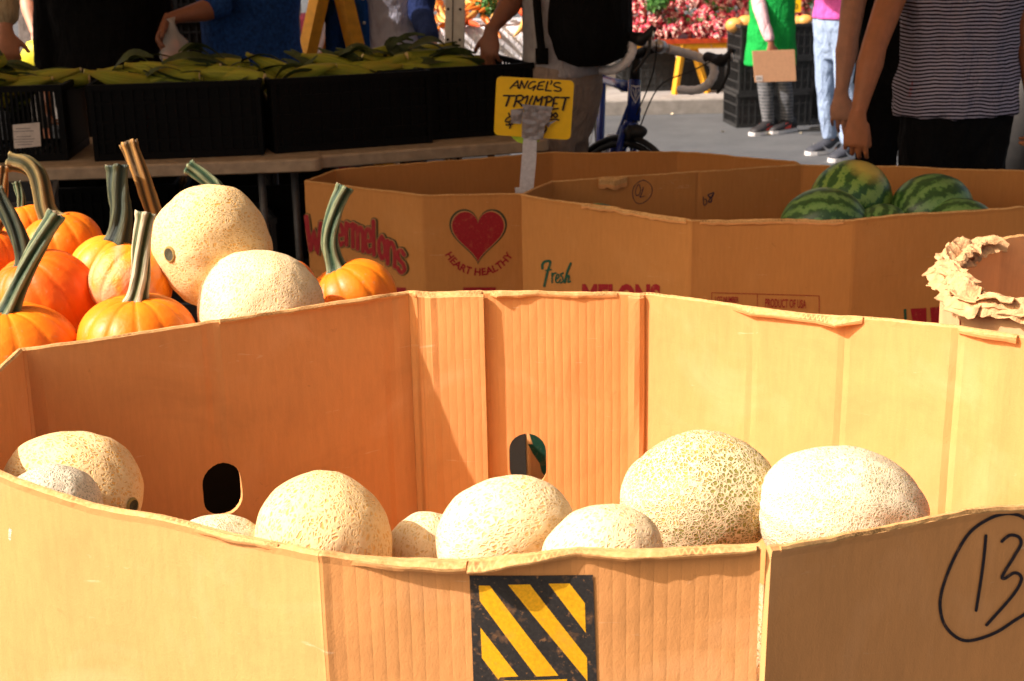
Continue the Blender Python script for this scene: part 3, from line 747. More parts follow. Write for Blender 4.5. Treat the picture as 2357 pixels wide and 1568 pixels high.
# ---- watermelon bin with the melons
BP = [PZ(1200, 447, .75).xy, PZ(1590, 507, .75).xy, PZ(1965, 503, .75).xy, (1.47, 3.90), (1.78, 4.15), (1.70, 4.45), PZ(1845, 378, .75).xy, PZ(1265, 415, .75).xy]
B = Bin(BP, 0.0, 0.75, 31.0, bulge=0.005, rough=0.006)
B.cre = [(mark(B, 1590, 580, 0), 0.004, 0.01), (mark(B, 1605, 420, 6), 0.005, 0.007)]
water_bin = bin_root(B, 'wide brown cardboard bin printed Fresh, holding striped watermelons', 'cardboard produce bins')
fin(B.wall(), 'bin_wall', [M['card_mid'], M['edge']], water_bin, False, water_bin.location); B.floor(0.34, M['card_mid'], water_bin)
lip(B, water_bin, mark(B, 1440, 400, 6), mark(B, 1375, 408, 6), [(0, 0.006), (0.5, 0.016), (1, 0.01)], 0.03, seed=9.1, inside=True, droop=0.5)
lip(B, water_bin, mark(B, 1340, 468, 0), mark(B, 1580, 506, 0), [(0, 0.006), (0.2, 0.012), (0.5, 0.004), (0.8, 0.008), (1, 0.004)], 0.014, seed=9.6)
lip(B, water_bin, mark(B, 1610, 507, 1), mark(B, 1940, 505, 1), [(0, 0.003), (0.3, 0.007), (0.7, 0.003), (1, 0.004)], 0.012, seed=9.9)
Z2 = lambda X, Y: Vector((1198.2 + X * 0.3062, 563 + Y * 0.3062))
def cur(pts, w_): return strip(smooth_pts([Z2(*p).to_3d() for p in pts], 5), w_)
fresh = [cur([(165, 180), (165, 150), (185, 128), (222, 125), (222, 150), (205, 200), (190, 260), (178, 312)], 6.0), cur([(190, 195), (232, 188)], 3.6),
         cur([(238, 215), (238, 285)], 4.0), cur([(240, 240), (252, 218), (268, 214)], 3.8), cur([(268, 262), (290, 245), (284, 222), (270, 240), (266, 275), (285, 285), (302, 262)], 3.6),
         cur([(322, 214), (304, 226), (318, 250), (322, 276), (302, 288)], 3.8), cur([(380, 140), (352, 210), (335, 285)], 5.0), cur([(342, 260), (360, 232), (368, 240), (360, 280), (378, 276)], 4.0)]
drawing([(p, 0) for p in fresh], on_bin(B, 0), 'printed_word', M['ink_green'], water_bin, 0.0012)
lons = text_polys('MELONS', 1340, 653, 182, 58, 0.05)
drawing([(lons, 0)], on_bin(B, 0), 'printed_word', RED, water_bin, 0.0012)
bx = [(1637, 672.5), (1884, 680), (1884, 752), (1637, 746)]
fr = [strip([Vector(bx[0]), Vector(bx[1])], 1.3), strip([Vector(bx[1]), Vector(bx[2])], 1.3), strip([Vector(bx[0]), Vector(bx[3])], 1.3), strip([Vector((1742, 675.6)), Vector((1742, 750))], 1.3)]
slant = lambda f: [[Vector((p.x, p.y + (p.x - 1750) * 0.028)) for p in q] for q in f]
fr += [slant(text_polys('LOT NUMBER', 1645, 684, 54, 13, 0.015)), slant(text_polys('PRODUCT OF USA', 1760, 686, 94, 20, 0.012)), slant(text_polys('DIST. BY', 1660, 712, 50, 14, 0.012))]
drawing([(p, 0) for p in fr], on_bin(B, 1), 'printed_box', M['ink_red'], water_bin, 0.0012)
brs = [clipgrid([(2095, 711), (2131, 709), (2133, 760), (2103, 760)], 12), clipgrid([(2140, 708), (2176, 705), (2177, 760), (2144, 760)], 12), clipgrid([(2182, 702), (2225, 700), (2225, 760), (2186, 760)], 12)]
drawing([(p, 0) for p in brs] + [(clipgrid([(2079, 712), (2085, 711), (2088, 760), (2082, 760)], 12), 1)], on_bin(B, 2), 'printed_stripes', [RED, M['ink_green']], water_bin, 0.0012)
Zp = lambda X, Y: Vector(((1960 + X / 5.8925) * 0.7218, (550 + Y / 5.8925) * 0.7218)).to_3d()
def pen(pts, w_=1.5): return strip(smooth_pts([Zp(*p) for p in pts], 5), w_)
pens = [pen([(510, 130), (620, 190), (680, 290), (670, 400), (600, 510), (480, 580), (380, 555), (325, 450), (320, 330), (370, 220), (450, 160), (520, 140)]),
        pen([(460, 290), (430, 215), (385, 290), (370, 390), (420, 430), (465, 330), (440, 230)]), pen([(380, 430), (440, 415)]), pen([(515, 270), (490, 380), (455, 460), (540, 435)], 1.8),
        pen([(1635, 450), (1640, 540), (1650, 605), (1700, 570), (1690, 500), (1660, 495)], 2.0), pen([(1730, 420), (1770, 480), (1810, 430), (1830, 370), (1770, 390), (1720, 420), (1790, 470), (1780, 545), (1735, 540), (1760, 490), (1820, 400)], 2.4)]
drawing([(p, 0) for p in pens], on_bin(B, 6, True), 'pen_mark', M['pen'], water_bin, 0.0012)

# ---- crushed sunlit bin at the right
CP = [PZ(2172, 640, .80).xy, PZ(2212, 712, .80).xy, (1.02, 2.565), (1.5, 2.50), (1.85, 2.70), (1.85, 3.15), (1.5, 3.36), PZ(2292, 566, .80).xy, PZ(2215, 596, .80).xy]
Cb = Bin([(x, y) for x, y in CP], 0.0, 0.815, 47.0, bulge=0.006, rough=0.012)
crush_bin = bin_root(Cb, 'pale cardboard bin with a crushed and torn rim, cut off by the right edge', 'cardboard produce bins')
fin(Cb.wall(), 'bin_wall', [M['card_pale'], M['edge']], crush_bin, False, crush_bin.location); Cb.floor(0.35, M['card_mid'], crush_bin)
PALE = [M['card_pale'], M['card_pale']]
def crumple(b, root, s0, s1, wid, seed, zofs=0.0, inner=0.5, arch=0.012, th=0.0025, tilt=0.0):
    """one thin torn ply of board lying crushed over the rim"""
    bm = bmesh.new(); n = max(8, int(abs(s1 - s0) / 0.004)); rows = []; m = 12
    uvl = bm.loops.layers.uv.new('UVMap')
    for i in range(n + 1):
        s = lerp(s0, s1, i / n); row = []
        e0 = wid * inner * (1 + 0.55 * noise.noise((s * 14, seed, 1)) + 0.28 * noise.noise((s * 60, seed, 3))); e1 = wid * (1 - inner) * (1 + 0.55 * noise.noise((s * 12, seed, 11)) + 0.28 * noise.noise((s * 55, seed, 13)))
        for j in range(m + 1):
            t = j / m; o = lerp(-e0, e1, t)
            fold = 1 - abs(noise.noise((s * 20 + t * 1.5, t * 1.8, seed + 2))) * 2.2
            z = b.top(s) + zofs + 0.004 - arch * (abs(2 * t - 1) ** 2) + tilt * (t - 0.5) * wid + 0.009 * fold + 0.002 * noise.noise((s * 70, t * 9, seed + 4))
            row.append(bm.verts.new(b.at(s, z, o - b.th / 2)))
        rows.append(row)
    for a_, c_ in zip(rows, rows[1:]):
        for k in range(m):
            f = bm.faces.new((a_[k], c_[k], c_[k + 1], a_[k + 1]))
            for lp in f.loops: lp[uvl].uv = (lp.vert.co.x + lp.vert.co.y, lp.vert.co.z)
    o = fin(bm, 'crushed_rim', [M['crush']], root, False, root.location)
    md = o.modifiers.new('thick', 'SOLIDIFY'); md.thickness = th; return o
M['crush'] = simple('crushed_paper', (0.56, 0.32, 0.14), 0.9, 0.28, 55, 0.002, 220)
for q, (a_, c_, wd, zo, inn, tl) in enumerate(((Cb.S[7] + 0.02, Cb.L, 0.075, -0.004, 0.5, 0.1), (Cb.S[7] + 0.06, Cb.L, 0.055, 0.008, 0.65, -0.3), (Cb.S[8] - 0.02, Cb.L, 0.035, 0.018, 0.4, 0.5),
        (0.0, Cb.S[1] + 0.04, 0.085, -0.002, 0.5, -0.2), (0.0, Cb.S[1] + 0.10, 0.06, 0.010, 0.6, 0.35), (0.015, Cb.S[1] + 0.03, 0.04, 0.020, 0.5, -0.5),
        (Cb.S[1], Cb.S[3] - 0.1, 0.070, -0.004, 0.55, 0.0), (Cb.S[1] - 0.02, Cb.S[3] - 0.1, 0.050, 0.008, 0.7, -0.3), (Cb.S[1] + 0.03, Cb.S[3] - 0.1, 0.030, -0.004, 0.1, -0.5))):
    crumple(Cb, crush_bin, a_, c_, wd, 1.0 + q * 1.7, zo, inn, tilt=tl)
lip(Cb, crush_bin, Cb.S[1] + 0.08, Cb.S[3], [(0, 0.012), (0.5, 0.02), (1, 0.016)], 0.007, seed=12.0, matl=[M['card_pale'], M['edge']])
drawing([(strip([Vector((2190, 718)), Vector((2240, 760))], 2), 0), (clipgrid([(2191, 735), (2203, 742), (2203, 758), (2191, 752)], 6), 0)], on_bin(Cb, 1), 'faded_print', M['ink_red'], crush_bin, 0.0015)

# ---- pumpkin bin, its rim just below the front bin's far rim
DP = [(-0.86, 2.20), (-0.22, 2.51), (-0.12, 2.63), (-0.10, 3.15), (-0.35, 3.38), (-1.05, 3.38), (-1.32, 3.15), (-1.32, 2.35), (-1.15, 2.20)]
D = Bin(DP, 0.0, 0.66, 53.0, rough=0.004)
pump_bin = bin_root(D, 'black bulk bin heaped with pumpkins and two cantaloupes behind the front bin')
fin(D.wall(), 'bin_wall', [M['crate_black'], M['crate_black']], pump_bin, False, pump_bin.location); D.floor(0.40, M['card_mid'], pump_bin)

# ---- carton seen through the arched hand hole
bm = bmesh.new(); box(bm, (0.156, 2.80, 0.33), (0.26, 0.34, 0.66)); bev(bm, 0.006)
uvl = bm.loops.layers.uv.new('UVMap')
for f in bm.faces:
    for lp in f.loops: lp[uvl].uv = (lp.vert.co.x + lp.vert.co.y, lp.vert.co.z)
ct = fin(bm, 'carton', [M['card']], None, False); tag(ct, 'kraft carton with a printed green leaf seen through the arched hand hole', 'carton')
bm = bmesh.new()
lf = [PY((1600 + x / 7.12) * 0.7218, (1330 + y / 7.12) * 0.7218, 2.628) for x, y in ((600, 180), (760, 200), (950, 330), (1080, 700), (1090, 1000), (1010, 1380), (900, 1250), (860, 1060), (700, 830), (590, 620), (700, 620), (620, 380))]
bm.faces.new([bm.verts.new((q.x, 2.6285, min(q.z, 0.655))) for q in lf]); fin(bm, 'leaf_print', M['ink_green'], ct, False)

# ================================================================ fruit
M['scar_rim'] = simple('stem_scar_rim', (0.45, 0.30, 0.07), 0.8, 0.4, 120, 0.002, 260)
def fruit_mesh(name, mt, sc=(1, 1, 1), seed=0.0, amp=0.03, rib=0.0, nrib=10, seg=72, nr=44, flat=0.0):
    bm = bmesh.new(); rows = []
    for j in range(nr + 1):
        ph = math.pi * j / nr; row = []
        for i in range(seg if 0 < j < nr else 1):
            th = 2 * math.pi * i / seg; d = Vector((math.sin(ph) * math.cos(th), math.sin(ph) * math.sin(th), math.cos(ph)))
            r = 1 + amp * noise.noise(d * 1.3 + Vector((seed, 0, 0))) + amp * 0.35 * noise.noise(d * 4 + Vector((seed, 5, 0))) + rib * math.cos(nrib * th) * math.sin(ph)
            row.append(bm.verts.new((d.x * r * sc[0], d.y * r * sc[1], d.z * r * sc[2])))
        rows.append(row)
    for a_, c_ in zip(rows, rows[1:]):
        for i in range(seg):
            q = [a_[i % len(a_)], a_[(i + 1) % len(a_)], c_[(i + 1) % len(c_)], c_[i % len(c_)]]; v = []
            [v.append(k) for k in q if k not in v]; bm.faces.new(v)
    bmesh.ops.recalc_face_normals(bm, faces=bm.faces)
    me = bpy.data.meshes.new(name); bm.to_mesh(me); bm.free(); me.materials.append(mt); me.polygons.foreach_set('use_smooth', [True] * len(me.polygons)); return me
def basis(zaxis, spin=0.0, scale=1.0):
    q = Vector(zaxis).to_track_quat('Z', 'Y').to_matrix() @ Matrix.Rotation(spin, 3, 'Z'); return (q * scale).to_4x4()
def scar(bm_r, root, Rm, r):
    """calyx scar in the blossom end at local +Z"""
    bm = bmesh.new(); rows = []
    for k, (rr, z) in enumerate(((0.135, 0.985), (0.12, 1.010), (0.10, 1.014), (0.065, 0.996), (0.0, 0.993))):
        rows.append([bm.verts.new((rr * math.cos(t) * (1 + 0.2 * noise.noise((k, t, root.name.__len__()))), rr * math.sin(t), z + 0.012)) for t in [2 * math.pi * i / 14 for i in range(14 if rr else 1)]])
    for a_, c_ in zip(rows, rows[1:]):
        for i in range(14):
            v = []
            [v.append(k) for k in (a_[i], a_[(i + 1) % 14], c_[(i + 1) % len(c_)], c_[i % len(c_)]) if k not in v]; bm.faces.new(v).material_index = 1 if a_ is rows[0] or a_ is rows[1] else 0
    o = fin(bm, 'stem_scar', [M['scar'], M['scar_rim']], root); o.scale = bm_r; return o
V3 = Vector((0, 0, 1))
def melon(u, v, dep, hw, hh, mt, label, seed, axis=(0, 0, 1), sc=(1, 1, 1.1), name='cantaloupe', scar_=False, group='cantaloupes in the front bin', rib=0.006, spin=0.0):
    c = PD(u, v, dep); r = hw * dep / FPX
    k = hh / hw
    me = fruit_mesh('cantaloupe', M[mt], [x * r for x in sc], seed, 0.055, rib)
    o = bpy.data.objects.new(name, me); COL.objects.link(o); mm = basis(axis, spin); mm.translation = c; o.matrix_world = mm
    tag(o, label, 'cantaloupe', group)
    if scar_: scar([x * r * (1 if i < 2 else 1 + 0.055 * noise.noise(V3 * 1.3 + Vector((seed, 0, 0))) + 0.01925 * noise.noise(V3 * 4 + Vector((seed, 5, 0)))) for i, x in enumerate(sc)], o, None, r)
    return o
LF = 'cantaloupes in the front bin'
melon(168, 1134, 1.97, 168, 116, 'melon_gold', 'golden cantaloupe with a dark stem scar at the left end of the front bin', 1.0, (0.86, -0.42, -0.02), (0.86, 0.86, 1.0), scar_=True)
melon(122, 1186, 1.83, 118, 110, 'melon_grey', 'greyish cantaloupe low behind the left front rim, beside the golden one', 2.0, (0.3, 0.2, 0.9), (1, 1, 1.02))
melon(497, 1311, 1.76, 128, 120, 'melon_white', 'whitish cantaloupe barely showing above the dip in the front rim', 3.0, (0.9, 0.1, 0.3), (0.92, 1, 1.05))
melon(745, 1240, 1.76, 165, 152, 'melon_gold', 'yellowish cantaloupe right of the oval hand hole, half in shadow on its left', 4.0, (0.3, 0.25, 0.9), (1, 0.95, 0.93))
melon(985, 1280, 1.85, 98, 106, 'melon_cream', 'small cantaloupe wedged low between two larger ones, half shaded', 5.0, (0.2, 0.5, 0.8), (1, 1, 1.04))
melon(1162, 1232, 1.72, 165, 125, 'melon_cream', 'large cream cantaloupe under the arched hand hole', 6.0, (0.92, 0.25, 0.22), (0.78, 0.82, 1.0), rib=0.0)
melon(1385, 1300, 1.60, 150, 135, 'melon_cream', 'smooth pale cantaloupe low at the front rim right of the cream one', 7.0, (0.7, -0.1, 0.6), (0.92, 0.92, 1.0), rib=0.0)
melon(1607, 1148, 1.76, 181, 146, 'melon_green', 'greenish cantaloupe with coarse raised netting', 8.0, (0.85, -0.25, 0.2), (0.84, 0.86, 1.0), rib=0.0)
melon(1936, 1184, 1.70, 198, 144, 'melon_white', 'big whitish ribbed cantaloupe at the right of the front bin', 9.0, (0.93, -0.1, -0.18), (0.76, 0.80, 1.0), rib=0.022)
low = [(-0.55, 1.83), (-0.34, 1.98), (-0.10, 2.05), (-0.38, 1.72), (-0.15, 1.62), (0.08, 1.85), (0.10, 1.58), (0.28, 1.66), (0.33, 1.90), (0.50, 1.70), (-0.20, 1.84), (0.52, 1.92)]
lm = fruit_mesh('cantaloupe', M['melon_cream'], (0.085, 0.085, 0.094), 12.0)
for i, (x, y) in enumerate(low):
    o = bpy.data.objects.new('cantaloupe', lm); COL.objects.link(o); o.location = (x, y, 0.515); o.rotation_euler = (i * 1.3, i * 0.7, i * 2.1)
    tag(o, 'cantaloupe in the lower layer of the front bin, under the others', 'cantaloupe', 'cantaloupes in the lower layer')
melon(490, 566, 2.72, 143, 126, 'melon_gold', 'large cantaloupe with a dark round scar lying on top of the pumpkins', 20.0, (-0.52, -0.84, 0.06), (0.93, 1, 0.97), scar_=True, group='cantaloupes on the pumpkin heap')
melon(604, 722, 2.62, 150, 146, 'melon_cream', 'cream cantaloupe just above the far rim, in front of the scarred one', 21.0, (0.5, -0.2, 0.8), (1, 1, 1.0), group='cantaloupes on the pumpkin heap')

def pumpkin_mesh(mt, r, hgt, nrib, seed, depth=0.055, seg=120, nr=40):
    bm = bmesh.new(); rows = []
    ra = random.Random(seed); offs = [ra.uniform(-0.10, 0.10) for _ in range(nrib)]
    for j in range(nr + 1):
        ph = math.pi * j / nr; row = []
        for i in range(seg):
            th = 2 * math.pi * i / seg
            q = th / (2 * math.pi) * nrib; k = int(q) % nrib; q = (q - int(q)) + offs[k] * math.sin(math.pi * (q - int(q)))
            g = abs(math.sin(math.pi * q)) ** 0.45
            sp = math.sin(ph)
            rr = r * (sp ** 0.92) * (1 - depth * (1 - g) * (sp ** 0.4)) * (1 + 0.02 * noise.noise((math.cos(th) * 1.4, math.sin(th) * 1.4, ph + seed)))
            zz = hgt * math.cos(ph) * (1 - 0.10 * math.exp(-(sp / 0.28) ** 2)) - (hgt * 0.03 * (1 - g) if j < nr / 2 else 0) * math.exp(-(sp - 0.3) ** 2 / 0.1)
            if j in (0, nr): rr = r * 0.01
            row.append(bm.verts.new((rr * math.cos(th), rr * math.sin(th), zz)))
        rows.append(row)
    for a_, c_ in zip(rows, rows[1:]):
        for i in range(seg): bm.faces.new((a_[i], a_[(i + 1) % seg], c_[(i + 1) % seg], c_[i]))
    bm.faces.new(rows[0][::-1]); bm.faces.new(rows[-1])
    bmesh.ops.recalc_face_normals(bm, faces=bm.faces)
    me = bpy.data.meshes.new('pumpkin'); bm.to_mesh(me); bm.free(); me.materials.append(mt); me.polygons.foreach_set('use_smooth', [True] * len(me.polygons)); return me
def stem_bm(path, r0, r1, seed, ridges=5, flare=2.0):
    bm = bmesh.new(); uvl = bm.loops.layers.uv.new('UVMap'); pts = smooth_pts(path, 7); n = len(pts); seg = ridges * 6; rows = []
    d = (pts[1] - pts[0]).normalized(); a, b_ = frame(d); L_ = 0
    for i, p in enumerate(pts):
        t = i / (n - 1); d = (pts[min(i + 1, n - 1)] - pts[max(i - 1, 0)]).normalized(); a = (a - d * a.dot(d)).normalized(); b_ = d.cross(a)
        if i: L_ += (p - pts[i - 1]).length
        r = lerp(r0, r1, t ** 0.6) * (1 + (flare - 1) * math.exp(-t * 14)) * (1 + (0.12 if t > 0.93 else 0))
        row = []
        for k in range(seg):
            th = 2 * math.pi * k / seg; rr = r * (1 + 0.25 * (abs(math.cos(ridges * th / 2)) * 2 - 1) + 0.13 * noise.noise((k * 0.5, t * 5, seed)) + 0.05 * noise.noise((k * 1.7, t * 14, seed)))
            row.append((bm.verts.new(p + (a * math.cos(th + 1.1 * t) + b_ * math.sin(th + 1.1 * t)) * rr + d * (0.004 * noise.noise((k * 1.3, seed, 1)) if i == n - 1 else 0)), k / seg, L_))
        rows.append(row)
    for A_, B_ in zip(rows, rows[1:]):
        for k in range(seg):
            q = (A_[k], A_[(k + 1) % seg], B_[(k + 1) % seg], B_[k]); f = bm.faces.new([x[0] for x in q])
            for lp, x, w_ in zip(f.loops, q, (0, 1, 1, 0)): lp[uvl].uv = (x[1] if not (w_ and k == seg - 1) else 1.0, x[2])
    c = bm.verts.new(pts[-1] - d * 0.004)
    for k in range(seg): bm.faces.new((rows[-1][k][0], rows[-1][(k + 1) % seg][0], c)).material_index = 1
    bm.faces.new([x[0] for x in rows[0]][::-1]); return bm
def pumpkin(u, v, dep, hw, hh, mt, label, seed, axis, stem=None, nrib=13, flat=0.86):
    """stem: (picture points from base to tip, half-width px, material)"""
    c = PD(u, v, dep); r = hw * dep / FPX; me = pumpkin_mesh(M[mt], r, r * flat, nrib, seed)
    o = bpy.data.objects.new('pumpkin', me); COL.objects.link(o); mm = basis(axis, seed * 1.7); mm.translation = c; o.matrix_world = mm
    tag(o, label, 'pumpkin', 'pumpkins on the heap')
    if stem:
        px, wpx, sm = stem; k = dep / FPX
        top = c + mm.to_3x3() @ Vector((0, 0, r * flat * 0.89)); sd = (top - EYE).dot(CM @ Vector((0, 0, -1)))
        path = [top - (mm.to_3x3() @ Vector((0, 0, 0.012)))] + [PD(a, b_, sd + 0.0 + (q[0] if q else 0)) for a, b_, *q in px]
        bm = stem_bm(path, wpx * k * 1.08, wpx * k, seed)
        inv = mm.inverted()
        bmesh.ops.transform(bm, matrix=inv, verts=bm.verts); fin(bm, 'stem', [M[sm], M['stem_cut']], o)
    return o
pumpkin(20, 815, 2.52, 165, 120, 'pumpkin', 'bright pumpkin at the lower left edge with a green stem leaning right', 1, (0.06, -0.05, 1), ([(44, 655), (82, 575), (132, 492)], 17, 'stem_green'), 12, 0.70)
pumpkin(103, 690, 2.70, 122, 112, 'pumpkin_deep', 'deep orange pumpkin with pale scratches and a dark stem bent to the left', 2, (-0.30, -0.18, 0.9), ([(48, 560), (22, 500), (-14, 440)], 16, 'stem_dark'), 14, 0.92)
pumpkin(143, 568, 3.0, 96, 80, 'pumpkin', 'pumpkin behind the others whose brown stem hooks over to the left', 3, (-0.25, 0.05, 1), ([(106, 480), (88, 410), (62, 380), (22, 372)], 18, 'stem_olive'), 12, 0.82)
pumpkin(62, 535, 3.15, 72, 70, 'pumpkin', 'small pumpkin at the back of the heap, only its top showing', 4, (-0.2, 0.1, 1), ([(48, 455), (38, 420)], 8, 'stem_green'), 12, 0.9)
pumpkin(258, 625, 2.88, 96, 84, 'pumpkin_light', 'yellow-orange pumpkin with a thick upright dark green stem', 5, (0.26, 0.0, 1), ([(278, 500), (273, 440), (270, 382)], 20, 'stem_dark'), 10, 0.86)
pumpkin(300, 655, 2.70, 96, 92, 'pumpkin_wart', 'scabby pink-patched pumpkin next to the large cantaloupe', 6, (0.5, 0.45, 0.7), None, 10, 0.92)
pumpkin(395, 590, 2.92, 75, 80, 'pumpkin', 'pumpkin hidden behind the large cantaloupe with a tall tan stem', 7, (-0.25, 0.1, 1), ([(352, 480), (326, 410), (294, 328)], 16, 'stem_tan'), 12, 0.9)
pumpkin(318, 778, 2.55, 138, 104, 'pumpkin', 'flat pumpkin at the far rim with a pale striped upright stem', 8, (0.02, -0.02, 1), ([(322, 640), (326, 570), (336, 490)], 18, 'stem_pale'), 12, 0.74)
pumpkin(810, 690, 3.10, 108, 84, 'pumpkin', 'pumpkin beside the Watermelons print with a long green stem', 9, (-0.42, -0.0, 0.9), ([(758, 560), (770, 490), (794, 430)], 16, 'stem_green'), 12, 0.82)
pumpkin(530, 548, 3.02, 78, 76, 'pumpkin', 'pumpkin behind the large cantaloupe, only its curved green stem in view', 10, (-0.5, 0.0, 0.8), ([(500, 440), (475, 412), (433, 384)], 14, 'stem_green'), 12, 0.86)
pumpkin(-28, 600, 2.86, 88, 84, 'pumpkin_deep', 'pumpkin at the left edge with an orange stem cut square', 11, (0.2, 0.0, 1), ([(2, 500), (4, 440), (6, 384)], 11, 'stem_tan'), 12, 0.86)
pumpkin(650, 660, 2.92, 80, 80, 'pumpkin_deep', 'pumpkin squeezed behind the cream cantaloupe, nearly hidden', 12, (0.1, 0.3, 1), None, 12, 0.86)

def water(u, v, dep, hw, axis, label, seed, spot=False, sc=(1.12, 1, 1)):
    c = PD(u, v, dep); r = hw * dep / FPX
    me = fruit_mesh('watermelon', M['water_spot' if spot else 'water'], [x * r for x in sc], seed, 0.02, 0.0)
    o = bpy.data.objects.new('watermelon', me); COL.objects.link(o)
    X = Vector(axis).normalized(); Z = Vector((0, 0, 1)); Y = Z.cross(X).normalized(); Z = X.cross(Y)
    mm = Matrix((X, Y, Z)).transposed() @ Matrix.Rotation(seed, 3, 'X') if not spot else Matrix((X, Y, Z)).transposed()
    mm = mm.to_4x4(); mm.translation = c; o.matrix_world = mm
    tag(o, label, 'watermelon', 'watermelons in the wide bin'); return o
water(1957, 462, 4.36, 92, (0.6, 0.55, 0.3), 'topmost watermelon with a yellow ground spot', 1.0, True, (1.08, 1, 1.0))
water(1896, 522, 4.16, 90, (0.95, -0.25, 0.0), 'watermelon with yellow-green stripes in front of the topmost one', 2.0)
water(2143, 490, 4.32, 90, (0.85, 0.4, 0.12), 'pale veined watermelon right of the topmost one', 3.0)
water(2205, 534, 4.22, 78, (0.9, -0.2, 0.1), 'low watermelon at the near rim under the veined one', 4.0)
water(2030, 536, 4.15, 66, (0.3, 0.9, 0.1), 'small watermelon low between the striped and the veined ones', 5.0)
water(1375, 528, 4.42, 60, (0.8, 0.4, 0.0), 'watermelon at the torn left corner of its bin, a sliver showing', 6.0)

# ================================================================ stall: tables, crates, corn, canopy
def table(name, P0, P1, depth, z, label):
    """folding table: P0-P1 is its near top edge"""
    P0, P1 = Vector((P0[0], P0[1])), Vector((P1[0], P1[1])); d = (P1 - P0).normalized(); nn = Vector((-d.y, d.x)); L = (P1 - P0).length
    c = (P0 + P1) / 2 + nn * depth / 2; ang = math.atan2(d.y, d.x); root = empty(name, (c.x, c.y, 0), label, 'table', 'folding tables of the corn stall'); root.rotation_euler.z = ang
    bm = bmesh.new(); pts = []
    r = 0.035; hx, hy = L / 2, depth / 2
    for cx, cy, a0 in ((hx - r, hy - r, 0), (-hx + r, hy - r, 90), (-hx + r, -hy + r, 180), (hx - r, -hy + r, 270)):
        for k in range(5): an = R(a0 + 22.5 * k); pts.append((cx + r * math.cos(an), cy + r * math.sin(an)))
    prof = [(0.006, -0.048), (0.0, -0.044), (0.0, -0.008), (0.004, -0.002), (0.012, 0.0)]
    rows = [[bm.verts.new((x * (1 - i / hx), y * (1 - i / hy), z + zz)) for x, y in pts] for i, zz in prof]
    for a_, c_ in zip(rows, rows[1:]):
        for i in range(len(pts)): bm.faces.new((a_[i], a_[(i + 1) % len(pts)], c_[(i + 1) % len(pts)], c_[i]))
    bm.faces.new(rows[0][::-1]); bm.faces.new(rows[-1]); fin(bm, 'table_top', M['table'], root, False)
    for sx in (-1, 1):
        for sy in (-1, 1):
            bm = bmesh.new(); tube(bm, [(sx * (hx - 0.22), sy * (hy - 0.07), 0), (sx * (hx - 0.22), sy * (hy - 0.07), z - 0.05)], 0.014, 10); fin(bm, 'leg', M['metal'], root)
        bm = bmesh.new(); tube(bm, [(sx * (hx - 0.22), -(hy - 0.07), 0.12), (sx * (hx - 0.22), hy - 0.07, 0.12)], 0.010, 8); fin(bm, 'crossbar', M['metal'], root)
    return root
ta, tb = PZ(141, 385, 0.74), PZ(722, 365, 0.74); dv = (tb - ta).normalized(); tb = tb + dv * 0.025
table('folding_table', tb - dv * 1.83, tb, 0.74, 0.74, 'grey-brown folding table under the corn crates, its end in front of the second table')
tc, td = PZ(795, 353, 0.74), PZ(1268, 318, 0.74); dw = (td - tc).normalized()
table('folding_table', td - dw * 1.2, td, 0.70, 0.738, 'second grey-brown folding table, running back behind the printed heart bin')

def crate_bm(w_, d_, h, nx=10, nz=3, post=0.018, slat=0.009, solid=0.0):
    bm = bmesh.new(); hx, hy = w_ / 2, d_ / 2
    for sx in (-1, 1):
        for sy in (-1, 1): box(bm, (sx * (hx - post / 2), sy * (hy - post / 2), h / 2), (post, post, h))
    rim = 0.022
    for sy in (-1, 1):
        y = sy * (hy - slat / 2)
        box(bm, (0, y + sy * 0.003, h - rim / 2 + 0.001), (w_ + 0.004, slat + 0.006, rim)); box(bm, (0, y, rim * 0.6), (w_ - 2 * post - 0.002, slat, rim * 1.2))
        for k in range(1, nz + 1): box(bm, (0, y, h * k / (nz + 1)), (w_ - 2 * post - 0.002, slat * 0.8, 0.011))
        for k in range(1, nx): box(bm, (-hx + w_ * k / nx, y + sy * 0.0005, h / 2), (0.009, slat * 0.9, h - 0.03))
        if solid: box(bm, (0, y - sy * 0.004, h * (1 - solid / 2) - 0.012), (w_ - 2 * post - 0.004, 0.004, h * solid - 0.02))
    ny = max(3, int(nx * d_ / w_))
    for sx in (-1, 1):
        x = sx * (hx - slat / 2)
        box(bm, (x + sx * 0.003, 0, h - rim / 2), (slat + 0.006, d_ - 0.002, rim - 0.002)); box(bm, (x, 0, rim * 0.6), (slat, d_ - 2 * post - 0.002, rim * 1.2))
        for k in range(1, nz + 1): box(bm, (x, 0, h * k / (nz + 1)), (slat * 0.8, d_ - 2 * post - 0.002, 0.011))
        for k in range(1, ny): box(bm, (x + sx * 0.0005, -hy + d_ * k / ny, h / 2), (slat * 0.9, 0.009, h - 0.03))
    for k in range(9): box(bm, (0, -hy + 0.03 + (d_ - 0.06) * k / 8, 0.008), (w_ - 2 * post, 0.022, 0.008))
    for k in range(7): box(bm, (-hx + 0.04 + (w_ - 0.08) * k / 6, 0, 0.014), (0.022, d_ - 2 * post, 0.006))
    return bm
CR = {}
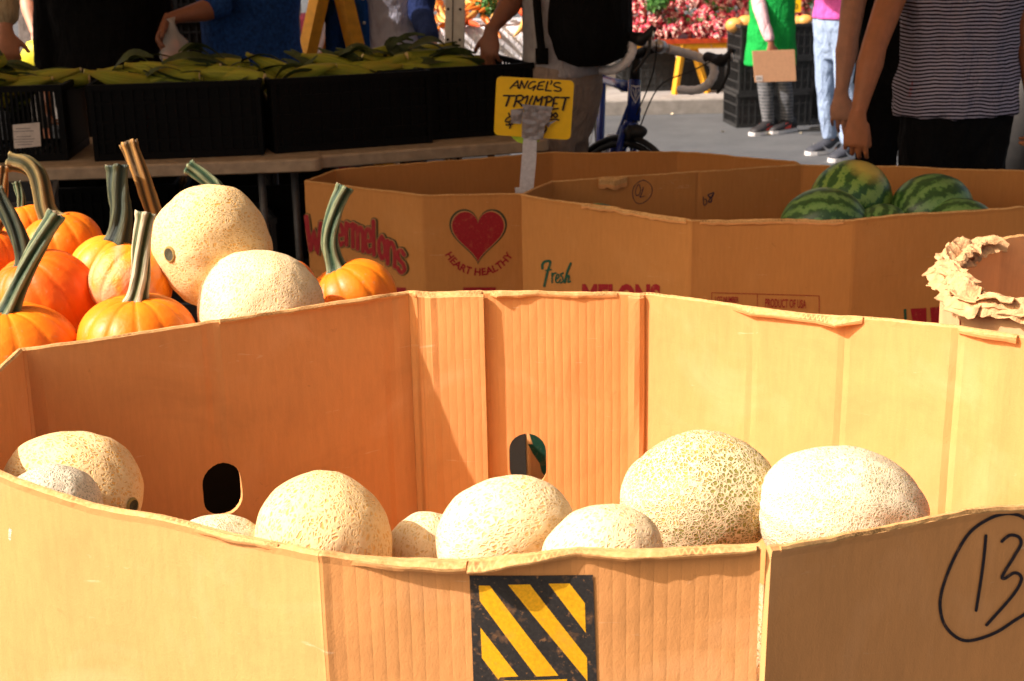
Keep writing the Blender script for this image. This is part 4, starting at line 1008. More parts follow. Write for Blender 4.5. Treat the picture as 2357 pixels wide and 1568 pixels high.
def crate(kind, x, y, z, rz, label, group):
    """plastic crate; each kind is built once and copied"""
    if kind not in CR:
        w_, d_, h, nx, nz, m_, sol = {'long': (0.60, 0.40, 0.27, 16, 3, 'crate_black', 1.0), 'open': (0.58, 0.38, 0.25, 12, 2, 'crate_dusty', 0.96), 'lug': (0.46, 0.34, 0.24, 8, 3, 'crate_dusty', 0.96), 'slot': (0.60, 0.40, 0.27, 34, 0, 'crate_black', 0.0)}[kind]
        CR[kind] = fin(crate_bm(w_, d_, h, nx, nz, solid=sol), 'plastic_crate', M[m_], None, False); o = CR[kind]
    else:
        o = CR[kind].copy(); COL.objects.link(o)
    o.location = (x, y, z); o.rotation_euler.z = rz; tag(o, label, 'crate', group); return o
G1 = 'black crates of corn on the tables'
a1, a2 = math.atan2(dv.y, dv.x), math.atan2(dw.y, dw.x); n1, n2 = Vector((-dv.y, dv.x, 0)), Vector((-dw.y, dw.x, 0))
def on_t1(u, z=0.74, back=0.14): 
    k = (PZ(u, 372, 0.74) - ta).dot(dv); return ta + dv * k + n1 * (back + 0.2)
def on_t2(u, back=0.14):
    k = (PZ(u, 340, 0.74) - tc).dot(dw); return tc + dw * k + n2 * (back + 0.2)
cpos = []
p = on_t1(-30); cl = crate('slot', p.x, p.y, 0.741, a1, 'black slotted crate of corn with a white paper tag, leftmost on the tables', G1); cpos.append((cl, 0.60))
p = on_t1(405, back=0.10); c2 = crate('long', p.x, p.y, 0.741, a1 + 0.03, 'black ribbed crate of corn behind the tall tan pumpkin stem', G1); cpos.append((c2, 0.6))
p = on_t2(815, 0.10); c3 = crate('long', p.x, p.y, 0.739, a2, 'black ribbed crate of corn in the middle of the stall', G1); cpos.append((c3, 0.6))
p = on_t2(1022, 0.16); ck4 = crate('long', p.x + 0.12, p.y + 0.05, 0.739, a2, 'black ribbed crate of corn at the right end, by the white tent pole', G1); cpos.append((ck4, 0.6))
# paper tag on the left crate
tg = empty('paper_tag_mount', (0, 0, 0), None, None); bpy.data.objects.remove(tg)
bm = bmesh.new(); nx_, ny_ = 8, 6
P_ = [[None] * (nx_ + 1) for _ in range(ny_ + 1)]
for j in range(ny_ + 1):
    for i in range(nx_ + 1):
        P_[j][i] = bm.verts.new((0.115 + 0.095 * i / nx_ + 0.004 * j / ny_, -0.2055 - 0.004 * math.sin(2.5 * i / nx_), 0.05 + 0.085 * j / ny_ + 0.006 * i / nx_))
for j in range(ny_):
    for i in range(nx_): bm.faces.new((P_[j][i], P_[j][i + 1], P_[j + 1][i + 1], P_[j + 1][i]))
for k in range(7):
    if k != 4: box(bm, (0.155, -0.2115, 0.064 + 0.0095 * k), (0.05 + 0.012 * ((k * 7) % 3), 0.0006, 0.0016), mi=1)
fin(bm, 'paper_tag', [M['paper'], M['pen']], cl, False)
# corn
def ear_bm(seed, stage=0):
    bm = bmesh.new(); uvl = bm.loops.layers.uv.new('UVMap'); ra = random.Random(seed); L_ = ra.uniform(0.27, 0.34); seg = 18; rows = []
    bend = ra.uniform(-0.03, 0.03)
    for j in range(15):
        t = j / 14; r = 0.033 * (math.sin(math.pi * min(1, t * 0.86 + 0.12)) ** 0.55) * (1 - 0.55 * max(0, t - 0.7) / 0.3) if t < 0.999 else 0.008
        rows.append([(bm.verts.new((t * L_ - L_ / 2, bend * math.sin(math.pi * t) + r * math.cos(2 * math.pi * i / seg) * (1 + 0.08 * math.cos(4 * 2 * math.pi * i / seg + seed)), r * math.sin(2 * math.pi * i / seg))), i / seg, t * L_) for i in range(seg)])
    for A_, B_ in zip(rows, rows[1:]):
        for i in range(seg):
            q = (A_[i], A_[(i + 1) % seg], B_[(i + 1) % seg], B_[i]); f = bm.faces.new([x[0] for x in q])
            for lp, x, w_ in zip(f.loops, q, (0, 1, 1, 0)): lp[uvl].uv = (x[1] if not (w_ and i == seg - 1) else 1, x[2])
    bm.faces.new([x[0] for x in rows[0]][::-1]).material_index = 1; bm.faces.new([x[0] for x in rows[-1]]).material_index = 1
    return bm, L_
def leaf_bm(L_, ra):
    bm = bmesh.new(); 
    for q in range(ra.choice((2, 3, 3))):
        an = ra.uniform(0, 6.28); up = ra.uniform(0.0, 0.055); w0 = ra.uniform(0.010, 0.024); ln = ra.uniform(0.12, 0.24); tw = ra.uniform(-1, 1); rows = []
        base = Vector((-L_ / 2 + ra.uniform(0.0, 0.06), 0.024 * math.cos(an), 0.024 * math.sin(an)))
        for k in range(9):
            t = k / 8; c = base + Vector((ln * t, 0.03 * math.cos(an) * t + 0.05 * tw * t * t, up * math.sin(t * 2.6) + 0.012)); w_ = w0 * (math.sin(math.pi * min(0.97, 0.15 + t * 0.85)) ** 0.7)
            sd = Vector((0.0, math.cos(tw * t * 1.5), math.sin(tw * t * 1.5))) * w_
            rows.append((bm.verts.new(c - sd), bm.verts.new(c + Vector((0, 0, -0.006))), bm.verts.new(c + sd)))
        for A_, B_ in zip(rows, rows[1:]):
            bm.faces.new((A_[0], A_[1], B_[1], B_[0])); bm.faces.new((A_[1], A_[2], B_[2], B_[1]))
    return bm
EARS = []
for k in range(5):
    bm, L_ = ear_bm(k + 3); o = fin(bm, 'corn_ear', [M['husk'], M['kernel']], None)
    fin(leaf_bm(L_, random.Random(k + 40)), 'husk_leaf', M['husk_leaf'], o); EARS.append((o, L_))
ra = random.Random(5); first = [True] * 5
for (cr, w_) in cpos:
    for i in range(17):
        k = ra.randrange(5); o = EARS[k][0] if first[k] else copy_tree(EARS[k][0]); first[k] = False
        lx, ly = ra.uniform(-w_ / 2 + 0.08, w_ / 2 - 0.08), ra.uniform(-0.075, 0.12); rz = cr.rotation_euler.z
        o.location = Vector(cr.location) + Vector((lx * math.cos(rz) - ly * math.sin(rz), lx * math.sin(rz) + ly * math.cos(rz), 0.243 + ra.uniform(-0.03, 0.022) + (0.03 if ly > -0.05 else 0)))
        o.rotation_euler = (ra.uniform(0, 6.28), ra.uniform(-0.5, 0.35), rz + ra.choice((0, math.pi)) + ra.uniform(-0.38, 0.38))
        tag(o, 'green-husked corn ear heaped in the black crates', 'corn', 'corn ears in the crates')
# corn tassel bunch standing up by the pole
tp = PD(940, 110, 5.55)
bm = bmesh.new(); ra2 = random.Random(9)
for q in range(16):
    an = ra2.uniform(-0.9, 1.4); ln = ra2.uniform(0.12, 0.22); pts = []
    for k in range(6): t = k / 5; pts.append(tp + Vector((-0.13 + ln * t * math.cos(an * (1 - 0.4 * t)) * 0.9 + 0.02, ra2.uniform(-0.02, 0.02), -0.05 + ln * math.sin(an) * t * (1 - 0.35 * t) + 0.03 * math.sin(t * 3))))
    w_ = ra2.uniform(0.008, 0.02); rows = [(bm.verts.new(p + Vector((0, 0, w_ * (1 - i / 6.5)))), bm.verts.new(p - Vector((0, 0, w_ * (1 - i / 6.5))))) for i, p in enumerate(pts)]
    for A_, B_ in zip(rows, rows[1:]): bm.faces.new((A_[0], A_[1], B_[1], B_[0]))
ctr = tp
o = fin(bm, 'corn_ear', M['husk_leaf'], None); tag(o, 'dark corn stalk end with drooping leaves, standing in front of the white shirt', 'corn', 'corn ears in the crates')

# canopy over the corn stall and the bins
def canopy(name, x0, x1, y0, y1, zl, zr, legs, label, leg_w=0.045, holes=False):
    root = empty(name, ((x0 + x1) / 2, (y0 + y1) / 2, 0), label, 'tent', 'market tents'); c = root.location
    bm = bmesh.new(); apex = [bm.verts.new((lerp(x0, x1, 0.25), (y0 + y1) / 2, zr)), bm.verts.new((lerp(x0, x1, 0.75), (y0 + y1) / 2, zr))]
    e = [bm.verts.new(q) for q in ((x0, y0, zl), (x1, y0, zl), (x1, y1, zl), (x0, y1, zl))]; b_ = [bm.verts.new(v.co - Vector((0, 0, 0.22))) for v in e]
    bm.faces.new((e[0], e[1], apex[1], apex[0])); bm.faces.new((e[1], e[2], apex[1])); bm.faces.new((e[2], e[3], apex[0], apex[1])); bm.faces.new((e[3], e[0], apex[0]))
    for i in range(4): bm.faces.new((e[i], b_[i], b_[(i + 1) % 4], e[(i + 1) % 4]))
    fin(bm, 'canopy', M['tent'], root, False, c)
    for lx, ly, tilt in legs:
        bm = bmesh.new(); W = leg_w
        box(bm, (0, 0, zl / 2), (W * 1.1, W, zl)); bev(bm, 0.003, 1)
        if holes:
            box(bm, (-W * 0.12, -W / 2 - 0.0015, zl / 2), (0.004, 0.002, zl * 0.98), mi=1)
            zz = 0.1
            while zz < zl:
                for xx in (-W * 0.38, W * 0.30):
                    f = [bm.verts.new((xx + 0.0055 * math.cos(t), -W / 2 - 0.003, zz + 0.0055 * math.sin(t))) for t in [2 * math.pi * i / 12 for i in range(12)]]; bm.faces.new(f).material_index = 1
                zz += 0.122
        box(bm, (0, 0, 0.004), (W * 2, W * 2, 0.008))
        bmesh.ops.transform(bm, matrix=Matrix.Translation((lx, ly, 0)) @ Matrix.Rotation(tilt, 4, 'Y'), verts=bm.verts)
        fin(bm, 'leg', [M['pole'], M['dark_hole']], root, False, c)
    return root
pl = PY(1047, 80, 5.95)
canopy('canopy_tent', -4.6, 2.95, 3.10, 6.5, 2.15, 2.75, [(-4.55, 3.17, 0), (2.9, 3.17, 0), (-4.55, 6.0, 0), (pl.x - 0.05, 5.95, 0.045), (2.9, 6.0, 0)], 'market tent shading the corn stall, its white punched pole behind the crates', 0.072, True)
pl2 = PY(987, 20, 11.9)
canopy('canopy_tent', -6.5, pl2.x + 0.03, 11.87, 14.8, 2.2, 2.8, [(pl2.x, 11.9, 0), (-6.4, 11.95, 0), (-6.4, 14.7, 0), (pl2.x, 14.7, 0)], 'farther market tent whose thin white pole stands by the carrots', 0.045)
canopy('canopy_tent', 0.45, 4.6, 11.2, 14.2, 2.2, 2.8, [(0.5, 14.1, 0), (4.5, 11.3, 0), (4.5, 14.1, 0)], 'market tent shading the back of the radish table', 0.032)

# crates under the tables and at the left edge
p = PD(108, 470, 4.6)
crate('open', -1.72, 4.36, 0.0, 0.2, 'dusty crate at the bottom of the stack in front of the left table end', 'crates stacked by the tables'); crate('open', -1.72, 4.36, 0.252, 0.2, 'dusty crate in the middle of the stack in front of the left table end', 'crates stacked by the tables')
crate('open', -1.715, 4.37, 0.504, 0.25, 'dusty crate on top of the stack in front of the left table end', 'crates stacked by the tables')
crate('lug', -1.15, 5.35, 0.0, 0.1, 'crate on the ground in the shade under the left table', 'crates stored under the tables'); crate('lug', -0.82, 5.45, 0.0, -0.1, 'crate under the gap between the two tables', 'crates stored under the tables'); crate('lug', -1.15, 5.36, 0.242, 0.3, 'crate stacked on another under the left table', 'crates stored under the tables')
for i in range(5):  # added black row, darkens the sunlit ground seen under the tables
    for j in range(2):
        crate('long', -2.35 + i * 0.66 + 0.02 * j, 5.82 + 0.05 * (i % 2), 0.272 * j, 0.1, 'added black crate, stacked two high to darken the view under the corn tables', 'added black crates behind the tables')

# ---------------------------------------------------------------- yellow price sign on its stake
YS = 4.62
Zs = lambda X, Y: Vector((1126 + X * 0.10588, 166 + Y * 0.10588))
c = PY(1228, 250, YS); sign = empty('price_sign', PY(1215, 445, YS), "yellow sign reading ANGEL'S TRUMPET, taped to a pale stake", 'sign')
def sgn(u, v, o): return PY(u, v, YS - o)
out = []
cor = [Zs(155, 95), Zs(1845, 190), Zs(1760, 1480), Zs(95, 1370)]
for i in range(4):
    a_, b_, c_ = cor[(i - 1) % 4], cor[i], cor[(i + 1) % 4]; d0, d1 = (a_ - b_).normalized(), (c_ - b_).normalized()
    for k in range(7):
        t = k / 6; out.append((b_ + d0 * 13) * (1 - t) ** 2 + b_ * 2 * t * (1 - t) + (b_ + d1 * 13) * t * t)
bm = bmesh.new(); fr = [bm.verts.new(sgn(q.x, q.y, 0.0)) for q in out]; bk = [bm.verts.new(sgn(q.x, q.y, 0) + Vector((0, 0.004, 0))) for q in out]
bm.faces.new(fr); bm.faces.new(bk[::-1])
for i in range(len(out)): bm.faces.new((fr[i], bk[i], bk[(i + 1) % len(out)], fr[(i + 1) % len(out)]))
fin(bm, 'board', M['sign_yellow'], sign, False, sign.location)
def sg(pts, w_=40, sm=True):
    q = [Zs(*p).to_3d() for p in pts]; return strip(smooth_pts(q, 5) if sm else q, w_ * 0.10588)
ltr = [sg([(455, 355), (530, 270), (610, 195)], 36), sg([(610, 195), (622, 280), (625, 350)], 36), sg([(530, 300), (620, 302)], 26), sg([(655, 360), (700, 200)], 36), sg([(700, 200), (755, 355)], 36), sg([(755, 355), (835, 200)], 36),
       sg([(1000, 218), (930, 215), (860, 280), (845, 340), (900, 360), (985, 310), (1010, 300), (985, 340), (950, 400)], 32), sg([(1195, 212), (1090, 235), (1065, 300), (1045, 375), (1165, 380)], 36), sg([(1080, 300), (1155, 300)], 30),
       sg([(1270, 215), (1245, 300), (1220, 400)], 36), sg([(1220, 405), (1340, 412)], 32), sg([(1345, 190), (1360, 220), (1330, 265)], 32), sg([(1540, 245), (1450, 235), (1400, 280), (1440, 320), (1530, 345), (1555, 395), (1500, 420), (1410, 405)], 34),
       sg([(310, 515), (550, 520)], 38), sg([(440, 520), (400, 640), (365, 735)], 46), sg([(595, 530), (570, 640), (530, 750)], 44), sg([(590, 525), (690, 510), (735, 560), (690, 620), (585, 640)], 38), sg([(610, 640), (670, 690), (705, 740)], 42),
       sg([(770, 560), (830, 520), (820, 600), (790, 690), (830, 735)], 38), sg([(940, 525), (900, 600), (865, 700)], 38), sg([(960, 700), (1020, 535)], 40), sg([(1020, 535), (1050, 640)], 40), sg([(1050, 640), (1155, 540)], 40), sg([(1155, 540), (1110, 720)], 42),
       sg([(1250, 560), (1240, 650), (1220, 740)], 44), sg([(1200, 565), (1290, 530), (1365, 580), (1320, 640), (1250, 660)], 38), sg([(1510, 555), (1420, 560), (1395, 660), (1370, 760)], 42), sg([(1400, 690), (1470, 690)], 34), sg([(1365, 810), (1495, 795)], 36),
       sg([(1555, 560), (1730, 560)], 40), sg([(1660, 565), (1625, 700), (1595, 825)], 46),
       sg([(420, 900), (440, 970), (380, 1010), (350, 1075), (420, 1085), (460, 1060)], 34), sg([(440, 970), (520, 990)], 32), sg([(365, 1150), (440, 1150), (500, 1130)], 38), sg([(430, 1110), (460, 1160), (440, 1225)], 38),
       sg([(1340, 890), (1365, 930), (1345, 985)], 36), sg([(1440, 890), (1395, 935), (1430, 990), (1480, 950), (1440, 890)], 34), sg([(1330, 1035), (1430, 1030), (1505, 1050)], 34), sg([(1180, 1330), (1230, 1260), (1230, 1200)], 40)]
drawing([(q, 0) for q in ltr], sgn, 'lettering', M['marker'], sign, 0.0012)
stk = [(760, 1190), (1040, 1190), (1020, 1900), (945, 2680), (640, 2680), (700, 1900)]
bm = bmesh.new(); fr = [bm.verts.new(sgn(*Zs(*q), 0.016)) for q in stk]; bk = [bm.verts.new(sgn(*Zs(*q), 0.005)) for q in stk]
ex = [Zs(945, 2680), Zs(640, 2680)]
bm.faces.new(fr); bm.faces.new(bk[::-1])
for i in range(len(stk)): bm.faces.new((fr[i], bk[i], bk[(i + 1) % len(stk)], fr[(i + 1) % len(stk)]))
lowp = [PY(1185, 447, YS), PY(1217, 447, YS)]
fin(bm, 'stake', M['stake'], sign, False, sign.location)
bm = bmesh.new(); box(bm, (PY(1206, 446, YS - 0.010).x - 0.008, YS - 0.0105, 0.35), (0.043, 0.0105, 0.70)); fin(bm, 'stake', M['stake'], sign, False, sign.location)
def tape(poly, o, name='tape'):
    bm = bmesh.new(); pl = clipgrid([Zs(*q) for q in poly], 4)
    for q in pl:
        vv = [bm.verts.new(sgn(p.x, p.y, o + 0.004 * noise.noise((p.x * 0.11, p.y * 0.11, o * 100)) + 0.002)) for p in q]; bm.faces.new(vv)
    bmesh.ops.remove_doubles(bm, verts=bm.verts, dist=0.0002); return fin(bm, name, M['tape'], sign, True, sign.location)
tape([(470, 820), (740, 790), (690, 1130), (465, 1115)], 0.005); tape([(705, 700), (1390, 760), (1330, 880), (760, 870)], 0.012); tape([(720, 860), (1140, 880), (1080, 1480), (700, 1430)], 0.019)
tape([(1060, 840), (1360, 800), (1310, 1060), (1190, 1180), (1080, 1180)], 0.022); tape([(1190, 1120), (1480, 1040), (1320, 1140), (1290, 1210)], 0.008); tape([(1070, 1180), (1210, 1130), (1165, 1475), (1060, 1450)], 0.023)
bm = bmesh.new(); bm.faces.new([bm.verts.new(sgn(*Zs(*q), -0.006)) for q in [(430, 1360), (760, 1370), (1100, 1440), (1080, 1520), (760, 1568), (600, 1520)]]); fin(bm, 'lime_tape', M['lime'], sign, False, sign.location)

# ---------------------------------------------------------------- blue road bicycle
BLUE = simple('bicycle_blue', (0.006, 0.028, 0.22), 0.25, 0.1, 20); BLK = simple('black_rubber', (0.012, 0.012, 0.012), 0.6, 0.3, 60); WT = simple('white_bar_tape', (0.92, 0.91, 0.90), 0.6, 0.06, 60, 0.0015, 120); SIL = simple('polished_metal', (0.6, 0.6, 0.6), 0.3, 0.1, 20, metal=0.9); WHT = simple('white_lettering', (0.7, 0.72, 0.75), 0.5, 0.05)
HB = PD(1460, 205, 5.86)          # head-tube top
bike = empty('road_bicycle', (HB.x, HB.y, 0), 'blue road bicycle with white-taped drop bars standing in the shade', 'bicycle'); bl_ = bike.location
lean = Matrix.Rotation(R(5), 4, 'Y'); yaw = Matrix.Rotation(R(-84), 4, 'Z')   # local +x is forward
T = Matrix.Translation((HB.x - 0.9 * math.sin(R(5)), HB.y, 0)) @ lean @ yaw
def L(x, y, z): return T @ Vector((x, y, z))
ht0, ht1 = L(0.0, 0, 0.90), L(0.05, 0, 0.74); bb = L(-0.58, 0, 0.27); rax = L(-0.98, 0, 0.34); st = L(-0.74, 0, 0.82)
bm = bmesh.new(); tube(bm, [ht0, ht1], [0.026, 0.029], 16); tube(bm, [ht1.lerp(ht0, 0.3), bb], [0.032, 0.036], 16); tube(bm, [ht0.lerp(ht1, 0.2), st], [0.024, 0.018], 14); tube(bm, [st, bb], 0.019, 14)
for sy in (-1, 1):
    tube(bm, [bb + (L(0, 0.03 * sy, 0) - L(0, 0, 0)), rax + (L(0, 0.06 * sy, 0) - L(0, 0, 0))], 0.010, 10); tube(bm, [st, rax + (L(0, 0.06 * sy, 0) - L(0, 0, 0))], 0.008, 10)
fin(bm, 'frame', BLUE, bike, True, bl_)
Ts = T @ Matrix.Translation((0, 0, 0.90)) @ Matrix.Rotation(R(37), 4, Vector((-math.sin(R(17)), 0, math.cos(R(17))))) @ Matrix.Translation((0, 0, -0.90))     # steered parts turn about the raked head tube
def Q(x, y, z): return Ts @ Vector((x, y, z))
fax = Q(0.085, 0, 0.34)
def wheel(ax, Tm, name):
    side = (Tm @ Vector((0, 1, 0)) - Tm @ Vector((0, 0, 0))).normalized(); up = (Tm @ Vector((0, 0, 1)) - Tm @ Vector((0, 0, 0))).normalized(); fw = side.cross(up)
    def ringt(r, rt, n=64, m=10):
        bm = bmesh.new(); rows = []
        for i in range(n):
            t = 2 * math.pi * i / n; rd = up * math.cos(t) + fw * math.sin(t)
            rows.append([bm.verts.new(ax + rd * (r + rt[0] * math.cos(2 * math.pi * k / m)) + side * rt[1] * math.sin(2 * math.pi * k / m)) for k in range(m)])
        for i in range(n):
            for k in range(m): bm.faces.new((rows[i][k], rows[(i + 1) % n][k], rows[(i + 1) % n][(k + 1) % m], rows[i][(k + 1) % m]))
        return bm
    tyre = fin(ringt(0.333, (0.0125, 0.0125)), name, BLK, bike, True, bl_)
    fin(ringt(0.306, (0.014, 0.009), 64, 6), 'rim', SIL if name == 'x' else BLK, tyre, True, bl_)
    bm = bmesh.new()
    for i in range(24):
        t = 2 * math.pi * i / 24; rd = up * math.cos(t) + fw * math.sin(t); tube(bm, [ax + side * 0.02 * (1 if i % 2 else -1), ax + rd * 0.30], 0.0014, 5)
    tube(bm, [ax - side * 0.045, ax + side * 0.045], 0.018, 12); fin(bm, 'spokes', SIL, tyre, True, bl_)
wheel(fax, Ts, 'front_wheel'); wheel(rax, T, 'rear_wheel')
bm = bmesh.new(); cr_ = Q(0.03, 0, 0.71); tube(bm, [ht1, cr_], 0.026, 12)
for sy in (-1, 1): tube(bm, [cr_ + (Q(0, 0.02 * sy, 0) - Q(0, 0, 0)), Q(0.05, 0.045 * sy, 0.62), Q(0.085, 0.052 * sy, 0.34)], [0.017, 0.014, 0.009], 10)
fin(bm, 'fork', BLUE, bike, True, bl_)
bm = bmesh.new(); ellipsoid(bm, Q(0.075, 0, 0.70), 0.05, 0.035, 0.03); tube(bm, [Q(0.07, -0.035, 0.72), Q(0.08, -0.04, 0.66)], 0.012, 8); tube(bm, [Q(0.07, 0.035, 0.72), Q(0.08, 0.04, 0.66)], 0.012, 8); fin(bm, 'front_brake', BLK, bike, True, bl_)
zb = 1.055
bm = bmesh.new(); tube(bm, [ht0, L(-0.012, 0, 0.985)], 0.021, 14); tube(bm, [Q(-0.03, 0, 1.0), Q(0.075, 0, zb)], [0.02, 0.022], 14); fin(bm, 'handlebar_stem', BLK, bike, True, bl_)
bm = bmesh.new(); tube(bm, [Q(0.085, -0.05, zb), Q(0.085, 0.05, zb)], 0.0158, 14); tube(bm, [Q(0.085, -0.018, zb), Q(0.085, 0.018, zb)], 0.027, 14); fin(bm, 'bar_clamp', SIL, bike, True, bl_)
for sy in (-1, 1):
    pts = smooth_pts([Q(0.085, 0.05 * sy, zb), Q(0.085, 0.180 * sy, zb), Q(0.10, 0.240 * sy, zb - 0.002), Q(0.16, 0.254 * sy, zb - 0.012), Q(0.185, 0.258 * sy, zb - 0.05), Q(0.165, 0.262 * sy, zb - 0.10), Q(0.11, 0.264 * sy, zb - 0.135), Q(0.02, 0.266 * sy, zb - 0.15)], 7)
    n = len(pts); bm = bmesh.new(); tube(bm, pts, [0.0182 + 0.0013 * math.sin(i * 1.9) for i in range(n)], 14); fin(bm, 'bar_tape', WT, bike, True, bl_)
    bm = bmesh.new()
    hd = [Q(0.125, 0.256 * sy, zb + 0.002), Q(0.17, 0.256 * sy, zb + 0.004), Q(0.215, 0.252 * sy, zb + 0.008), Q(0.245, 0.250 * sy, zb + 0.035), Q(0.255, 0.248 * sy, zb + 0.062)]
    tube(bm, smooth_pts(hd, 4), [0.025 + 0.002 * math.sin(i) if i < 9 else 0.023 - 0.0006 * i for i in range(17)], 14)
    ho = fin(bm, 'brake_hood', BLK, bike, True, bl_)
    bm = bmesh.new(); tube(bm, smooth_pts([Q(0.245, 0.248 * sy, zb + 0.03), Q(0.262, 0.252 * sy, zb - 0.03), Q(0.245, 0.258 * sy, zb - 0.09), Q(0.225, 0.262 * sy, zb - 0.125)], 4), 0.007, 8); fin(bm, 'brake_lever', BLK, ho, True, bl_)
    bm = bmesh.new(); ellipsoid(bm, Q(0.262, 0.248 * sy, zb + 0.03), 0.006, 0.010, 0.02); fin(bm, 'lever_cap', SIL, ho, True, bl_)
    bm = bmesh.new(); tube(bm, smooth_pts([Q(0.235, 0.19 * sy, zb + 0.01), Q(0.19, 0.12 * sy, zb - 0.06), Q(0.11, 0.03 * sy, zb - 0.16), L(0.05, 0.02 * sy, 0.68)], 6), 0.0028, 6); fin(bm, 'cable', BLK, bike, True, bl_)
bm = bmesh.new(); sp = L(-0.79, 0, 0.99); tube(bm, [st, sp], 0.014, 12); fin(bm, 'seat_post', BLK, bike, True, bl_)
bm = bmesh.new(); rows = []
for k, (x, w_, h) in enumerate(((0.14, 0.012, 0.012), (0.06, 0.022, 0.02), (-0.02, 0.04, 0.022), (-0.09, 0.068, 0.024), (-0.13, 0.05, 0.015))): rows.append((L(-0.77 + x, 0, 1.005), (L(0, w_, 0) - L(0, 0, 0)), (L(0, 0, h) - L(0, 0, 0))))
loft(bm, rows, 14); fin(bm, 'saddle', BLK, bike, True, bl_)
bm = bmesh.new(); tube(bm, [L(-0.50, 0.0, 0.44), L(-0.36, 0, 0.60)], 0.034, 14); fin(bm, 'water_bottle', WHT, bike, True, bl_)
bm = bmesh.new(); ellipsoid(bm, bb, 0.02, 0.05, 0.02)
for i in range(40):
    t = 2 * math.pi * i / 40; 
tube(bm, [bb + (L(0, -0.06, 0) - L(0, 0, 0)), L(-0.48, -0.07, 0.12)], 0.012, 8); tube(bm, [bb + (L(0, 0.06, 0) - L(0, 0, 0)), L(-0.68, 0.07, 0.42)], 0.012, 8); box(bm, L(-0.48, -0.12, 0.11), (0.09, 0.08, 0.02)); box(bm, L(-0.68, 0.12, 0.43), (0.09, 0.08, 0.02)); fin(bm, 'crankset', BLK, bike, True, bl_)
# lettering on both flanks of the down tube and the badge on the head tube
d0, d1 = ht1.lerp(ht0, 0.3), bb; ddir = (d1 - d0).normalized(); sidev = (L(0, 1, 0) - L(0, 0, 0)).normalized(); fr_ = ddir.cross(sidev).normalized()
if fr_.y > 0: fr_ = -fr_
for sy in (-1, 1):
    tp_ = text_polys('TREK', 0, 0, 1, 1, 0.03); bm = bmesh.new()
    for f in tp_:
        vv = []
        for q in f:
            an = R(28) * sy + (q.y - 0.5) * R(50) * 1.0; vv.append(bm.verts.new(d0 + ddir * (0.05 + 0.22 * q.x) + (fr_ * math.cos(an) + sidev * math.sin(an)) * 0.0375))
        bm.faces.new(vv)
    fin(bm, 'lettering', WHT, bike, False, bl_)
bm = bmesh.new(); hd_ = (ht1 - ht0).normalized(); f2 = hd_.cross(sidev).normalized(); f2 = -f2 if f2.y > 0 else f2
def badge(x, y): an = x * 1.25; return bm.verts.new(ht0 + hd_ * (0.028 + 0.07 * y) + (f2 * math.cos(an) + sidev * math.sin(an)) * 0.031)
sh = [(-0.5, 0.0), (0, 0.06), (0.5, 0.0), (0.48, 0.5), (0.0, 1.0), (-0.48, 0.5)]
for q in strip([Vector(s_) for s_ in sh], 0.12, True) + strip([Vector((-0.3, 0.2)), Vector((0, 0.8)), Vector((0.3, 0.2))], 0.1) + strip([Vector((0, 0.15)), Vector((0, 0.6))], 0.1):
    bm.faces.new([badge(p.x, p.y) for p in q])
fin(bm, 'head_badge', WHT, bike, False, bl_)

# ================================================================ people
def skin(name, c): 
    s = NT(name, 0.5, 0.4); v = s.coord('Object'); c = Vector(c)
    f = s.noise(v, 22, 4, 0.6); g = s.noise(v, 180, 3, 0.7)
    k = s.ramp(f, [(0.3, tuple(c * 0.86)), (0.7, (min(1, c[0] * 1.12), c[1] * 1.06, c[2] * 1.02))]); s.col(s.mix(s.rng(g, 0.6, 0.75, 0, 0.25), k, tuple(c * 0.6) + (1,)))
    s.b.inputs['Subsurface Weight'].default_value = 0.06; s.b.inputs['Subsurface Radius'].default_value = (0.02, 0.008, 0.004)
    s.bump(g, 0.0012); return s.m
SK_R = skin('skin_warm_brown', (0.42, 0.165, 0.07))
SK_L, SK_M, SK_D = skin('skin_light', (0.58, 0.30, 0.19)), skin('skin_tan', (0.38, 0.165, 0.085)), skin('skin_brown', (0.24, 0.095, 0.05))
def cloth(name, c, var=0.15, scale=40, bump=0.003, rough=0.85):
    s = NT(name, rough, 0.12); v = s.coord('Object'); c = Vector(c)
    f = s.noise(v, scale, 4, 0.6); wv = s.noise(s.mapp(v, (1, 1, 0.35)), 16, 4, 0.6, 0.8)
    s.col(s.ramp(f, [(0.3, tuple(c * (1 - var))), (0.7, tuple(min(1, x * (1 + var)) for x in c))])); s.bump(s.math('ADD', wv, s.math('MULTIPLY', s.noise(v, 420, 2), 0.06)), 0.03); return s.m
HAIR = cloth('dark_hair', (0.02, 0.013, 0.01), 0.4, 120); EYE_W = simple('eye', (0.05, 0.04, 0.035), 0.2, 0.1); BLACK_C = cloth('black_cloth', (0.004, 0.004, 0.0045), 0.3)
cd_tex = bpy.data.textures.new('cloth_folds', 'CLOUDS'); cd_tex.noise_scale = 0.11; cd_tex.noise_depth = 2
def remesh(o, vox, it=4, fold=0.0, fac=0.5):
    m = o.modifiers.new('one_skin', 'REMESH'); m.mode = 'VOXEL'; m.voxel_size = vox; m.use_smooth_shade = True
    k = o.modifiers.new('soften', 'SMOOTH'); k.factor = fac; k.iterations = it
    if fold:
        d = o.modifiers.new('folds', 'DISPLACE'); d.texture = cd_tex; d.strength = fold; d.mid_level = 0.5; d.texture_coords = 'LOCAL'
    return o
def limb(bm, pr, flat=1.0):
    for (p0, r0), (p1, r1) in zip(pr, pr[1:]): capsule(bm, p0, r0, p1, r1, 14, flat=flat)
